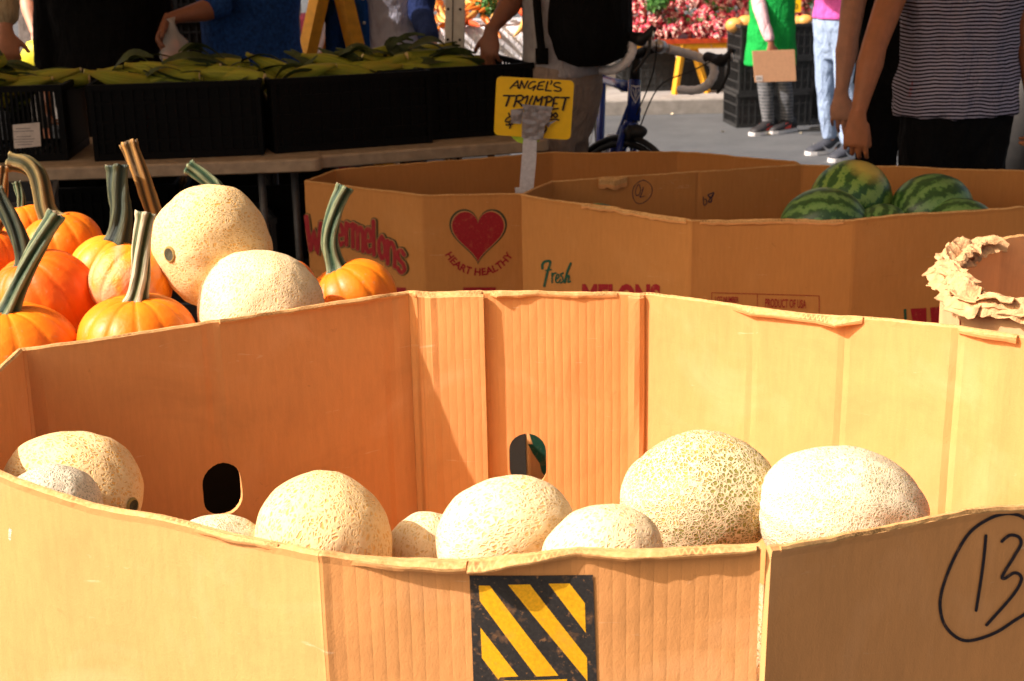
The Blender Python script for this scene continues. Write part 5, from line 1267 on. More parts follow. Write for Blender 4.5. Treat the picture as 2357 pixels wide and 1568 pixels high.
def hand(bm, wr, d, n, t, curl=(25, 35, 30), spread=2.0, thumb=(0.75, 0.75), s=1.0, curls=None):
    """wr wrist, d towards the fingertips, n out of the palm, t towards the thumb"""
    d = Vector(d).normalized(); n = (Vector(n) - d * Vector(n).dot(d)).normalized(); t = (Vector(t) - d * Vector(t).dot(d) - n * Vector(t).dot(n)).normalized()
    loft(bm, [(wr - d * 0.02 * s, t * 0.026 * s, n * 0.020 * s), (wr + d * 0.015 * s, t * 0.031 * s, n * 0.018 * s), (wr + d * 0.055 * s, t * 0.042 * s, n * 0.016 * s), (wr + d * 0.088 * s, t * 0.041 * s, n * 0.014 * s), (wr + d * 0.100 * s, t * 0.034 * s, n * 0.010 * s)], 16)
    capsule(bm, wr + d * 0.02 * s + t * 0.016 * s + n * 0.006 * s, 0.016 * s, wr + d * 0.055 * s + t * 0.026 * s + n * 0.008 * s, 0.014 * s)
    tips = []
    for i, (off, ln, k) in enumerate(((0.0315, 0.072, 0.94), (0.0105, 0.082, 1.02), (-0.0105, 0.075, 0.99), (-0.0315, 0.058, 0.90))):
        p = wr + d * 0.095 * k * s + t * off * s; dd = (d + t * off * 1.6 * spread).normalized(); r = (0.0090, 0.0092, 0.0088, 0.0078)[i] * s
        c_ = curls[i] if curls else curl
        for j, (fr_, an) in enumerate(zip((0.46, 0.30, 0.24), c_)):
            ax = dd.cross(n).normalized(); dd = (Matrix.Rotation(R(-an), 3, ax) @ dd) if (Matrix.Rotation(R(-an), 3, ax) @ dd).dot(n) > (Matrix.Rotation(R(an), 3, ax) @ dd).dot(n) else (Matrix.Rotation(R(an), 3, ax) @ dd)
            q = p + dd * ln * fr_ * s; capsule(bm, p, r, q, r * 0.92, 12); p = q; r *= 0.92
        tips.append(p)
    p = wr + d * 0.030 * s + t * 0.028 * s + n * 0.004 * s; dd = (t * thumb[0] + d * thumb[1] + n * 0.25).normalized()
    q = p + dd * 0.040 * s; capsule(bm, p, 0.0125 * s, q, 0.0105 * s, 12); dd = (dd + d * 0.5 + n * 0.15).normalized(); capsule(bm, q, 0.0105 * s, q + dd * 0.030 * s, 0.0088 * s, 12)
    return tips
def shoe(root, off, foot, fwd, mat_u, mat_s, name='shoe', stripes=None):
    """foot: ankle point on the ground; sole, upper and marks"""
    f = Vector(fwd).normalized(); sd = Vector((-f.y, f.x, 0)); z = Vector((0, 0, 1)); g = Vector((foot[0], foot[1], 0))
    bm = bmesh.new(); rows = []
    for x, w_, h, zc in ((-0.075, 0.026, 0.028, 0.045), (-0.06, 0.036, 0.045, 0.062), (-0.01, 0.040, 0.050, 0.066), (0.04, 0.042, 0.040, 0.056), (0.10, 0.048, 0.026, 0.042), (0.155, 0.044, 0.020, 0.036), (0.19, 0.024, 0.012, 0.028)):
        rows.append((g + f * x + z * zc, sd * w_, z * h))
    loft(bm, rows, 18); up = fin(bm, name, mat_u, root, True, off)
    bm = bmesh.new(); pts = []
    for x, w_ in ((-0.085, 0.02), (-0.07, 0.037), (0, 0.042), (0.08, 0.050), (0.15, 0.048), (0.19, 0.03), (0.203, 0.012)): pts.append((x, w_))
    ol = [g + f * x + sd * w_ for x, w_ in pts] + [g + f * x - sd * w_ for x, w_ in pts[::-1]]
    lo = [bm.verts.new(p + z * 0.002) for p in ol]; hi = [bm.verts.new(p + z * 0.026) for p in ol]
    bm.faces.new(lo[::-1]); bm.faces.new(hi)
    for i in range(len(ol)): bm.faces.new((lo[i], lo[(i + 1) % len(ol)], hi[(i + 1) % len(ol)], hi[i]))
    fin(bm, 'sole', mat_s, up, False, off)
    if stripes:
        bm = bmesh.new()
        for s_ in (-1, 1):
            if stripes[0] == 'bars':
                for k in range(3):
                    a = g + f * (0.028 + 0.022 * k) + sd * s_ * 0.046 + z * 0.034; b = a - f * 0.018 - sd * s_ * 0.009 + z * 0.042; e = f * 0.0095
                    bm.faces.new([bm.verts.new(p) for p in (a - e, a + e, b + e, b - e)])
            else:
                pts = [g + f * (0.10 - 0.16 * t) + sd * s_ * (0.0505 - 0.007 * abs(t - 0.3)) + z * (0.060 - 0.045 * math.sin(math.pi * min(1, t * 1.25)) ** 1.0 * (1 - t * 0.4) + 0.010 * t) for t in [i / 10 for i in range(11)]]
                for i in range(10):
                    h0, h1 = 0.004 + 0.006 * math.sin(math.pi * i / 10), 0.004 + 0.006 * math.sin(math.pi * (i + 1) / 10)
                    bm.faces.new([bm.verts.new(p) for p in (pts[i] - z * h0, pts[i + 1] - z * h1, pts[i + 1] + z * h1, pts[i] + z * h0)])
        fin(bm, 'shoe_marking', stripes[1], up, False, off)
    return up
def person(label, x, y, yaw, H, sk, top=None, sleeve=0.5, hem=0.86, bottom=None, shoes=None, arms=(None, None), vox=0.008, lean=(0, 0), hairy=HAIR, stance=0.10, feet=None, legs_to=0.09, waist=1.0, girth=1.0, skirt=None, topname='shirt', head=True, fold=0.016, flare=1.0, group=None, longhair=False, sleeve_mat=None, hipw=1.0, openjacket=None, thumb=(0.75, 0.75)):
    """yaw 0 faces the camera (-y). arms: (right, left) each (elbow, wrist, hand dir, palm normal, thumb dir, curls) in world space"""
    k = H / 1.75; rot = Matrix.Rotation(yaw, 3, 'Z')
    root = empty('person', (x, y, 0), label, 'person', group); off = root.location
    def P(lx, ly, lz):
        q = rot @ Vector((lx * k, ly * k, 0)); s_ = max(0.0, (lz - 0.9) / 0.9)
        return Vector((x + q.x + lean[0] * s_, y + q.y + lean[1] * s_, lz * k))
    X, Y = rot @ Vector((1, 0, 0)), rot @ Vector((0, 1, 0)); Zv = Vector((0, 0, 1))
    g = girth
    torso = [(0.86, 0.150, 0.105, 0.0), (0.93, 0.168, 0.118, 0.0), (1.02, 0.152, 0.108, 0.0), (1.12, 0.150, 0.108, 0.0), (1.24, 0.170, 0.118, 0.0), (1.34, 0.182, 0.118, 0.0), (1.42, 0.172, 0.095, 0.004), (1.47, 0.095, 0.07, 0.008), (1.49, 0.062, 0.062, 0.01)]
    bm = bmesh.new()
    loft(bm, [(P(0, dy, z), X * a * k * g, Y * b_ * k * g) for z, a, b_, dy in torso], 24)
    capsule(bm, P(0, 0.012, 1.44), 0.058 * k, P(0, -0.005, 1.56), 0.054 * k)
    if head:
        ellipsoid(bm, P(0, 0.005, 1.655), 0.076 * k, 0.096 * k, 0.105 * k, 22, 14, rot); ellipsoid(bm, P(0, -0.035, 1.585), 0.054 * k, 0.058 * k, 0.055 * k, 18, 10, rot)
        capsule(bm, P(0, -0.092, 1.655), 0.009 * k, P(0, -0.112, 1.618), 0.014 * k)
        for sx in (-1, 1):
            ellipsoid(bm, P(0.078 * sx, 0.012, 1.64), 0.010 * k, 0.020 * k, 0.032 * k, 12, 8, rot)
            capsule(bm, P(0.014 * sx, -0.09, 1.672), 0.008 * k, P(0.046 * sx, -0.078, 1.673), 0.007 * k)
        capsule(bm, P(-0.022, -0.090, 1.584), 0.008 * k, P(0.022, -0.090, 1.584), 0.008 * k)
    fx_ = feet or ((P(-stance, 0, 0), None), (P(stance, 0, 0), None)); hipL = [P(-0.085, 0, 0.88), P(0.085, 0, 0.88)]
    knees = []
    for i in (0, 1):
        fo = Vector((fx_[i][0][0], fx_[i][0][1], 0)); kn = hipL[i].lerp(fo, 0.48) + Y * (-0.03 * k); kn.z = 0.47 * k; an = fo + Vector((0, 0, 0.085 * k)); knees.append((hipL[i], kn, an, fo))
        limb(bm, [(hipL[i], 0.085 * k * g), (kn, 0.056 * k), (kn.lerp(an, 0.35), 0.056 * k), (an, 0.037 * k)])
        fd = -Y if fx_[i][1] is None else Vector(fx_[i][1]); capsule(bm, fo + Vector((0, 0, 0.045)) - fd.normalized() * 0.03, 0.034, fo + Vector((0, 0, 0.035)) + fd.normalized() * 0.13, 0.026)
    A = []
    for i, sx in ((0, -1), (1, 1)):
        sh = P(0.185 * sx * (0.9 + 0.1 * g), 0.005, 1.405); a = arms[i]
        if a is None:
            el, wr = P(0.235 * sx, 0.03, 1.13), P(0.25 * sx, -0.05, 0.89); a = (el, wr, P(0.25 * sx, -0.08, 0.8) - wr, X * -sx, -Y, None)
        el, wr = Vector(a[0]), Vector(a[1]); A.append((sh, el, wr))
        fa = wr - el
        limb(bm, [(sh, 0.056 * k), (sh.lerp(el, 0.5), 0.050 * k), (el, 0.041 * k), (el + fa * 0.28, 0.044 * k), (el + fa * 0.7, 0.032 * k), (wr, 0.0255 * k)])
        hand(bm, wr + fa.normalized() * 0.018, a[2], a[3], a[4], s=k if k > 0.9 else k * 1.02, curls=a[5], thumb=thumb)
    remesh(fin(bm, 'body', sk, root, True, off), vox, 2 if vox < 0.005 else 3)
    if head:
        bm = bmesh.new()
        rows = []
        for j in range(9):
            t = j / 8; z = 1.775 - 0.135 * t - (0.12 if longhair else 0) * max(0, t - 0.5); w_ = math.sin(math.pi * min(0.62, 0.04 + t * 0.58)); rows.append((P(0, 0.022 + 0.012 * t, z), X * 0.086 * k * w_, Y * 0.098 * k * w_))
        loft(bm, rows, 20); fin(bm, 'hair', hairy, root, True, off)
        for sx in (-1, 1):
            bm = bmesh.new(); ellipsoid(bm, P(0.031 * sx, -0.083, 1.655), 0.012 * k, 0.008 * k, 0.007 * k, 12, 8, rot); fin(bm, 'eye', EYE_W, root, True, off)
    if bottom:
        bm = bmesh.new()
        loft(bm, [(P(0, 0, z), X * a * k * g * hipw, Y * b_ * k * g * hipw) for z, a, b_ in ((0.66, 0.120, 0.085), (0.74, 0.142, 0.105), (0.80, 0.160, 0.120), (0.87, 0.178, 0.130), (0.95, 0.176, 0.126), (waist, 0.160, 0.116))], 22)
        for h_, kn, an, fo in knees:
            lo = kn.lerp(an, min(1.0, (0.47 - legs_to) / 0.385)) if legs_to < 0.47 else h_.lerp(kn, (0.88 - legs_to) / 0.41)
            if legs_to < 0.47: limb(bm, [(h_ + Vector((0, 0, 0.02)), 0.102 * k * g), (kn, 0.070 * k * flare), (kn.lerp(lo, 0.4), 0.068 * k * flare), (lo, 0.052 * k * flare)])
            else: limb(bm, [(h_, 0.102 * k * g), (lo, 0.085 * k * flare)])
        remesh(fin(bm, 'trousers', bottom, root, True, off), max(vox, 0.008), 5, fold)
    if skirt:
        sm, zb = skirt; bm = bmesh.new(); rows = []
        for z, a, b_ in ((zb, 0.235, 0.20), (lerp(zb, 1.0, 0.5), 0.215, 0.175), (1.0, 0.20, 0.155), (1.2, 0.205, 0.155), (1.36, 0.20, 0.15), (1.46, 0.16, 0.11)): rows.append((P(0, 0, z), X * a * k, Y * b_ * k))
        loft(bm, rows, 28); remesh(fin(bm, 'apron', sm, root, True, off), 0.009, 3, 0.02)
    if top:
        bm = bmesh.new()
        prof = [(hem, 0.190, 0.142)] + [q for q in ((0.93, 0.192, 0.140), (1.02, 0.178, 0.130), (1.12, 0.174, 0.128), (1.24, 0.188, 0.136), (1.34, 0.198, 0.134), (1.42, 0.186, 0.110), (1.475, 0.105, 0.085)) if q[0] > hem + 0.03]
        loft(bm, [(P(0, 0.003, z), X * a * k * g, Y * b_ * k * g) for z, a, b_ in prof], 26)
        for sh, el, wr in A:
            if sleeve > 0:
                if sleeve <= 1: limb(bm, [(sh, 0.074 * k), (sh.lerp(el, sleeve), 0.066 * k)])
                else: limb(bm, [(sh, 0.074 * k), (el, 0.058 * k), (el.lerp(wr, sleeve - 1), 0.046 * k)])
        remesh(fin(bm, topname, top, root, True, off), max(vox, 0.008), 3, fold)
    if shoes:
        for i in (0, 1):
            fd = -Y if fx_[i][1] is None else Vector(fx_[i][1]); shoe(root, off, fx_[i][0], fd, *shoes)
    return root, P, off, X, Y

V = Vector
# ---- striped shirt, right
def stripe_mat():
    s = NT('striped_jersey', 0.85, 0.2); v = s.coord('Object'); z = s.n('SeparateXYZ', i_Vector=v).outputs[2]
    wob = s.math('MULTIPLY', s.noise(s.mapp(v, (1, 1, 0.6)), 5, 3, 0.5), 0.040)
    w_ = s.math('SINE', s.math('MULTIPLY', s.math('ADD', z, wob), 2 * math.pi / 0.0122))
    s.col(s.ramp(s.rng(w_, -1, 1), [(0.47, (0.012, 0.011, 0.020)), (0.62, (0.42, 0.40, 0.52))]))
    s.bump(s.noise(s.mapp(v, (1, 1, 0.5), (0.0, 0.5, 0)), 11, 4, 0.6, 0.8), 0.05); return s.m
y10 = 5.0
el, wr = PY(2012, 105, y10 - 0.16), PY(1976, 256, y10 - 0.22)
elL = PY(2385, 20, y10)
curls_rel = [(22, 30, 20), (30, 36, 22), (34, 40, 26), (38, 42, 28)]
cx = PY(2208, 100, y10)
r10 = person('person in a navy and white striped shirt and black trousers reaching over the watermelons', cx.x, y10, R(6), 1.80, SK_R, stripe_mat(), 0.25, 0.835, cloth('black_trousers', (0.004, 0.004, 0.0045), 0.3), (BLACK_C, BLACK_C),
    arms=((el, wr, V((-0.03, -0.02, -1)), V((0.3, 0.9, 0)), V((0.75, -0.55, -0.1)), curls_rel), None), vox=0.004, thumb=(0.25, 1.0), girth=1.14, fold=0.032, hipw=0.98, topname='striped_shirt')
# small red emblem embroidered at the hem: flower above rows of petals
bm = bmesh.new()
for (du, dv_, r_) in [(0, 0, 5.2), (-4, 9, 2.6), (3, 10, 3.0), (-1, 15, 3.0), (5, 17, 2.4), (-6, 20, 2.2), (0, 22, 2.6), (6, 24, 2.0), (-4, 28, 2.0), (3, 29, 2.2), (-9, 26, 1.6)]:
    pts = [PY(2084 + du + r_ * (1 + 0.35 * math.cos(5 * t)) * 0.75 * math.cos(t), 193 + dv_ + r_ * (1 + 0.35 * math.cos(5 * t)) * 0.75 * math.sin(t), y10 - 0.125) for t in [2 * math.pi * i / 20 for i in range(20)]]
    bm.faces.new([bm.verts.new(p) for p in pts])
em = fin(bm, 'hem_emblem', simple('red_thread', (0.30, 0.012, 0.02), 0.8, 0.2, 90), r10[0], False, r10[2])
sw = em.modifiers.new('on_cloth', 'SHRINKWRAP'); sw.target = [c for c in r10[0].children if c.name.startswith('striped_shirt')][0]; sw.offset = 0.007; sw.wrap_method = 'NEAREST_SURFACEPOINT'
# ---- bare arm of the person in black behind
y9 = 5.62
el, wr = PY(1952, 85, y9 - 0.10), PY(1937, 205, y9 - 0.14)
c9 = PY(2095, 60, y9)
person('person in black behind the striped shirt, a bare pale arm hanging at the side', c9.x - 0.03, y9, R(10), 1.74, SK_L, BLACK_C, 0.35, 0.90, BLACK_C, (BLACK_C, BLACK_C),
    arms=((el, wr, V((0.0, -0.06, -1)), V((0.35, 0.85, 0)), V((0.9, -0.3, -0.1)), [(14, 18, 12), (18, 22, 14), (22, 26, 16), (26, 30, 18)]), None), vox=0.004, thumb=(0.3, 1.0))
# ---- pink top and pale jeans
y8 = PZ(1905, 357, 0.0).y
DEN = cloth('pale_denim', (0.30, 0.40, 0.56), 0.12, 60); PINK = cloth('pink_jersey', (0.60, 0.10, 0.36), 0.12)
NAVY = simple('dark_grey_shoe', (0.03, 0.034, 0.045), 0.7, 0.3, 90); SOLE = simple('white_sole', (0.75, 0.74, 0.72), 0.6, 0.05)
f0, f1 = PZ(1908, 352, 0.0), PZ(1950, 366, 0.0)
c8 = PY(1925, 120, y8)
person('person in a pink top and pale blue jeans standing on the asphalt', c8.x, y8, R(-52), 1.66, SK_L, PINK, 0.4, 0.93, DEN, (NAVY, SOLE, 'shoe', ('swoop', WHT)), feet=((f0, V((-0.86, -0.5, 0))), (f1, V((-0.7, -0.7, 0)))), arms=((PY(1880, -30, y8 - 0.1), PY(1850, -75, y8 - 0.3), V((-0.5, -0.5, 0.6)), V((0, 0.3, 1)), V((0, 0, 1)), None), (PY(1960, -30, y8 - 0.15), PY(1900, -80, y8 - 0.35), V((-0.5, -0.5, 0.6)), V((0, 0.3, 1)), V((0, 0, 1)), None)), girth=1.04, legs_to=0.13, topname='pink_top', longhair=True, hipw=1.0)
# ---- green apron with a cardboard sheet
y7 = PZ(1795, 306, 0.0).y
GRN = cloth('green_cloth', (0.010, 0.32, 0.055), 0.12)
def legging():
    s = NT('patterned_leggings', 0.8, 0.2); v = s.coord('Object'); z = s.n('SeparateXYZ', i_Vector=v).outputs[2]
    w_ = s.math('SINE', s.math('MULTIPLY', z, 2 * math.pi / 0.024)); f = s.n('TexVoronoi', i_Vector=v, i_Scale=75.0).outputs['Distance']
    s.col(s.mix(s.rng(s.math('ADD', w_, s.math('MULTIPLY', f, 2.0)), 0.2, 1.0), (0.06, 0.064, 0.068, 1), (0.17, 0.175, 0.18, 1))); return s.m
c7 = PY(1775, 60, y7); f0, f1 = PZ(1768, 307, 0.0), PZ(1812, 304, 0.0)
PS = cloth('pale_pink_sleeve', (0.62, 0.40, 0.42), 0.1); RED_S = simple('red_shoe_mark', (0.75, 0.06, 0.03), 0.5, 0.1); BLS = simple('black_shoe', (0.014, 0.013, 0.014), 0.6, 0.3, 80)
el7, wr7 = PY(1752, 35, y7 - 0.16), PY(1772, 94, y7 - 0.24)
person('person in a green apron and patterned leggings, holding a cardboard sheet', c7.x, y7, R(-18), 1.42, SK_D, PS, 1.9, 0.84, legging(), (BLS, SOLE, 'shoe', ('bars', RED_S)), arms=((el7, wr7, V((0.05, -0.1, -1)), V((-0.1, 1, 0)), V((1, -0.1, 0)), [(40, 40, 20)] * 4), (V((c7.x + 0.05, y7 + 0.16, 0.88)), V((c7.x - 0.02, y7 + 0.2, 0.72)), V((-0.3, 0, -1)), V((0, -1, 0)), V((-1, 0, 0)), None)), feet=((f0, V((-0.75, -0.65, 0))), (f1, V((-0.8, -0.6, 0)))), skirt=(GRN, 0.60), topname='long_sleeved_top', longhair=True)
bm = bmesh.new(); yb = y7 - 0.275
fr4 = [PY(1731, 118, yb), PY(1828, 115, yb), PY(1832, 187, yb), PY(1737, 190, yb)]; a_ = [bm.verts.new(p) for p in fr4]; b_ = [bm.verts.new(p + V((0, 0.012, 0))) for p in fr4]
bm.faces.new(a_); bm.faces.new(b_[::-1])
for i in range(4): bm.faces.new((a_[i], b_[i], b_[(i + 1) % 4], a_[(i + 1) % 4]))
sh = fin(bm, 'cardboard_sheet', simple('tan_board', (0.50, 0.27, 0.14), 0.8, 0.08, 60), None, False); tag(sh, 'tan cardboard sheet with a small white sticker, held against the green apron', 'cardboard sheet')
bm = bmesh.new(); bm.faces.new([bm.verts.new(PY(u, v, yb - 0.002)) for u, v in ((1738, 175), (1754, 174), (1755, 187), (1740, 188))])
for k in range(4): bm.faces.new([bm.verts.new(PY(u, v, yb - 0.003)) for u, v in ((1741 + 3 * k, 178), (1742.2 + 3 * k, 178), (1742.6 + 3 * k, 184), (1741.4 + 3 * k, 184))]).material_index = 1
fin(bm, 'sticker', [M['paper'], M['ink_black']], sh, False)
# ---- khaki trousers, grey shirt and black backpack
y6 = 5.75; c6 = PY(1292, 130, y6)
KH = cloth('khaki_cloth', (0.31, 0.24, 0.19), 0.12, 50); GT = cloth('grey_jersey', (0.36, 0.35, 0.36), 0.1)
el, wr = PY(1185, -5, y6 - 0.06), PY(1136, 62, y6 - 0.12)
f0, f1 = V((c6.x - 0.02, y6 - 0.08, 0)), V((c6.x + 0.08, y6 + 0.12, 0))
p6 = person('person in khaki trousers and grey shirt with a black backpack, hand by the crates', c6.x, y6, R(-112), 1.80, SK_D, GT, 0.5, 0.92, KH, (BLS, SOLE), arms=((V((c6.x - 0.10, y6 + 0.32, 1.2)), V((c6.x - 0.25, y6 + 0.42, 1.35)), V((-0.5, 0, 0.8)), V((1, 0, 0)), V((0, -1, 0)), None), (el, wr, V((-0.10, -0.1, -1)), V((0.4, 0.85, 0)), V((-0.95, 0.1, 0.0)), [(20, 30, 20), (26, 34, 22), (30, 38, 24), (34, 40, 26)])), girth=1.10, vox=0.0065, flare=1.22, hipw=1.08, fold=0.02)
bm = bmesh.new(); rows = []
bx_ = PY(1345, 20, y6 - 0.09)
for z, a, b_ in ((0.99, 0.10, 0.12), (1.02, 0.165, 0.17), (1.12, 0.19, 0.19), (1.28, 0.185, 0.19), (1.42, 0.16, 0.17), (1.50, 0.10, 0.11)): rows.append((V((bx_.x, y6 - 0.07, z)), V((a, 0, 0)), V((0, b_, 0))))
loft(bm, rows, 24); bp_ = fin(bm, 'backpack', BLACK_C, None); tag(bp_, 'black backpack worn over the grey shirt, one strap hanging loose', 'backpack')
bm = bmesh.new(); tube(bm, smooth_pts([PY(1232, -40, y6 - 0.19), PY(1238, 40, y6 - 0.205), PY(1244, 100, y6 - 0.215), PY(1248, 128, y6 - 0.21)], 5), 0.016, 8); box(bm, PY(1247, 130, y6 - 0.21), (0.05, 0.02, 0.06)); fin(bm, 'strap', BLACK_C, bp_)
# ---- blue jacket over white shirt
y5 = 7.0; c5 = PY(893, 60, y5)
JK = cloth('blue_denim', (0.012, 0.075, 0.36), 0.2, 60); WS = cloth('white_jersey', (0.60, 0.60, 0.68), 0.06); NV = cloth('navy_sleeve', (0.012, 0.022, 0.075), 0.2)
elR, wrR = PY(968, 30, y5 - 0.12), PY(990, 95, y5 - 0.28)
p5 = person('person in an open blue denim jacket over a white shirt, hand at the corn', c5.x, y5, R(4), 1.76, SK_L, WS, 0.3, 0.80, cloth('dark_jeans', (0.02, 0.025, 0.05), 0.2), (BLS, SOLE), arms=(None, (elR, wrR, V((0.45, -0.2, -0.8)), V((-0.3, 0.8, -0.1)), V((0.3, -0.9, 0.1)), [(22, 25, 15)] * 4)), topname='white_shirt')
def jacket_panel(P, off, X, Y, root, th0, th1, mat_, z0=0.82, z1=1.44, name='jacket'):
    bm = bmesh.new(); rows = []; n = 18
    for j in range(16):
        z = lerp(z0, z1, j / 15); a = interp([(0.8, 0.215), (1.02, 0.205), (1.24, 0.212), (1.36, 0.212), (1.44, 0.16)], z); b_ = interp([(0.8, 0.165), (1.02, 0.155), (1.24, 0.158), (1.44, 0.10)], z)
        rows.append([bm.verts.new(P(0, 0, z) + X * a * math.cos(lerp(th0, th1, i / n)) * (1 + 0.05 * noise.noise((i * 0.5, j * 0.4, th0))) + Y * b_ * math.sin(lerp(th0, th1, i / n))) for i in range(n + 1)])
    for A_, B_ in zip(rows, rows[1:]):
        for i in range(n): bm.faces.new((A_[i], A_[i + 1], B_[i + 1], B_[i]))
    o = fin(bm, name, mat_, root, True, off); m = o.modifiers.new('thick', 'SOLIDIFY'); m.thickness = 0.006; m.offset = 1; return o
rt, P, off, X, Y = p5
jk = jacket_panel(P, off, X, Y, rt, R(60), R(245), JK); jacket_panel(P, off, X, Y, rt, R(-38), R(59), JK)
bm = bmesh.new()
for z in (0.86, 0.97, 1.08, 1.19):
    c_ = P(0, 0, z) + X * 0.207 * math.cos(R(238)) + Y * 0.165 * math.sin(R(238)); ellipsoid(bm, c_ + V((0, -0.006, 0)), 0.008, 0.005, 0.008, 10, 6)
fin(bm, 'buttons', SIL, jk, True, off)
bm = bmesh.new(); sh_ = P(0.19, 0, 1.40); limb(bm, [(sh_, 0.078), (elR, 0.062), (elR.lerp(wrR, 0.88), 0.050)]); remesh(fin(bm, 'jacket_sleeve', NV, rt, True, off), 0.008, 3, 0.015)
shl = P(-0.19, 0, 1.40); bm = bmesh.new(); limb(bm, [(shl, 0.078), (P(-0.235, 0.03, 1.13), 0.064), (P(-0.25, -0.04, 0.93), 0.052)]); remesh(fin(bm, 'jacket_sleeve', JK, rt, True, off), 0.008, 3, 0.015)
# ---- dark blue denim shirt, brown forearm reaching left
y4 = 6.25; c4_ = PY(575, 60, y4)
DK = cloth('dark_denim', (0.012, 0.05, 0.20), 0.45, 70)
el, wr = PY(500, 18, y4 - 0.25), PY(395, 42, y4 - 0.30)
person('person in a dark blue denim shirt reaching left with a brown forearm', c4_.x, y4, R(-14), 1.78, SK_D, DK, 0.95, 0.82, cloth('dark_trousers', (0.012, 0.012, 0.014), 0.2), (BLS, BLS), arms=((el, wr, V((-0.35, -0.25, -0.75)), V((0.3, -0.2, -0.9)), V((-0.3, -0.9, 0.2)), [(50, 50, 25)] * 4), (V((c4_.x + 0.1, y4 + 0.3, 1.2)), V((c4_.x - 0.05, y4 + 0.3, 1.15)), V((-1, 0, 0)), V((0, 0, 1)), V((0, -1, 0)), None)), girth=1.22, topname='denim_shirt', vox=0.0065)
# produce bag hanging from that hand
bm = bmesh.new(); cb_ = PY(400, 108, y4 - 0.33)
rows = []
for z, a in ((-0.075, 0.015), (-0.07, 0.045), (-0.03, 0.062), (0.02, 0.056), (0.06, 0.03), (0.095, 0.012), (0.115, 0.02)): rows.append((cb_ + V((0, 0, z)), V((a, 0, 0)), V((0, a * 0.8, 0))))
loft(bm, rows, 22)
for v_ in bm.verts: v_.co += V((noise.noise(v_.co * 26), noise.noise(v_.co * 26 + V((5, 0, 0))), noise.noise(v_.co * 26 + V((0, 9, 0))))) * 0.012
def bagm():
    s = NT('clear_plastic', 0.15, 0.5); s.col((0.75, 0.75, 0.75)); s.b.inputs['Alpha'].default_value = 0.35; return s.m
bg = fin(bm, 'plastic_bag', bagm()); tag(bg, 'clear plastic bag of peach-coloured fruit held above the corn', 'plastic bag')
PCH = simple('peach_skin', (0.55, 0.22, 0.12), 0.6, 0.3, 30)
for i, (dx, dz) in enumerate(((-0.02, -0.035), (0.022, -0.03), (0.0, 0.005))):
    bm = bmesh.new(); ellipsoid(bm, cb_ + V((dx, 0.01 * i - 0.01, dz)), 0.027, 0.027, 0.025); tag(fin(bm, 'peach', PCH), 'peach-coloured fruit inside the clear plastic bag', 'fruit', 'fruit in the plastic bag')
# ---- dark figure with black apron
y3 = 6.15; c3_ = PY(240, 60, y3)
person('person dressed all in black standing behind the left corn crate', c3_.x, y3, R(8), 1.78, SK_M, BLACK_C, 1.9, 0.80, BLACK_C, (BLS, BLS), girth=1.22, topname='black_shirt', skirt=(BLACK_C, 0.60))
# ---- beige sleeve and hand at the left edge
y1 = 5.6; wr, el = PY(14, 62, y1 - 0.10), PY(15, -45, y1 - 0.02); c1_ = PY(-235, 20, y1 + 0.05)
person('person in a beige sleeved top, hand reaching into the corn at the left edge', c1_.x, y1 + 0.35, R(25), 1.72, SK_M, cloth('beige_cloth', (0.36, 0.28, 0.17), 0.15), 1.75, 0.86, BLACK_C, (BLS, BLS), arms=(None, (el, wr, V((0.1, -0.15, -1)), V((-0.3, 0.9, 0)), V((0.9, 0.1, 0)), [(30, 34, 20), (24, 30, 18), (26, 32, 20), (34, 36, 22)])), vox=0.0065)
# ---- far pale arms with a bag
y2 = 8.4; c2_ = PY(100, -10, y2)
eA, wA = PY(62, 5, y2 - 0.10), PY(78, 72, y2 - 0.22); eB, wB = PY(98, -5, y2 - 0.1), PY(118, 78, y2 - 0.22)
person('person with two bare pale arms held down over a yellow bag, far behind the corn', c2_.x, y2, R(-10), 1.68, SK_L, cloth('grey_brown_cloth', (0.10, 0.085, 0.075), 0.2), 0.3, 0.86, cloth('grey_shorts', (0.09, 0.08, 0.07), 0.2), (BLS, SOLE), arms=((eA, wA, V((-0.1, -0.1, -1)), V((0.9, 0, 0)), V((0, -1, 0)), [(20, 20, 10)] * 4), (eB, wB, V((0.1, -0.1, -1)), V((-0.9, 0, 0)), V((0, -1, 0)), [(20, 20, 10)] * 4)), legs_to=0.5)

# ================================================================ far stalls
YEL = simple('bright_yellow_cloth', (0.70, 0.62, 0.02), 0.6, 0.15, 25)
bm = bmesh.new(); cb_ = PY(96, 112, 7.4); rows = []
for z, a in ((-0.12, 0.07), (-0.09, 0.10), (-0.02, 0.105), (0.03, 0.07), (0.05, 0.03)): rows.append((cb_ + V((0, 0, z)), V((a, 0, 0)), V((0, a * 0.7, 0))))
loft(bm, rows, 26)
for v_ in bm.verts: v_.co += V((noise.noise(v_.co * 14), noise.noise(v_.co * 14 + V((5, 0, 0))), noise.noise(v_.co * 14 + V((0, 9, 0))))) * 0.022
tag(fin(bm, 'shopping_bag', YEL), 'bright yellow cloth bag standing behind the left corn', 'bag')
bm = bmesh.new(); ellipsoid(bm, PY(122, 84, 7.38), 0.032, 0.032, 0.03); tag(fin(bm, 'tomato', simple('tomato_skin', (0.6, 0.02, 0.01), 0.3, 0.1)), 'red tomato on top of the yellow bag', 'tomato')
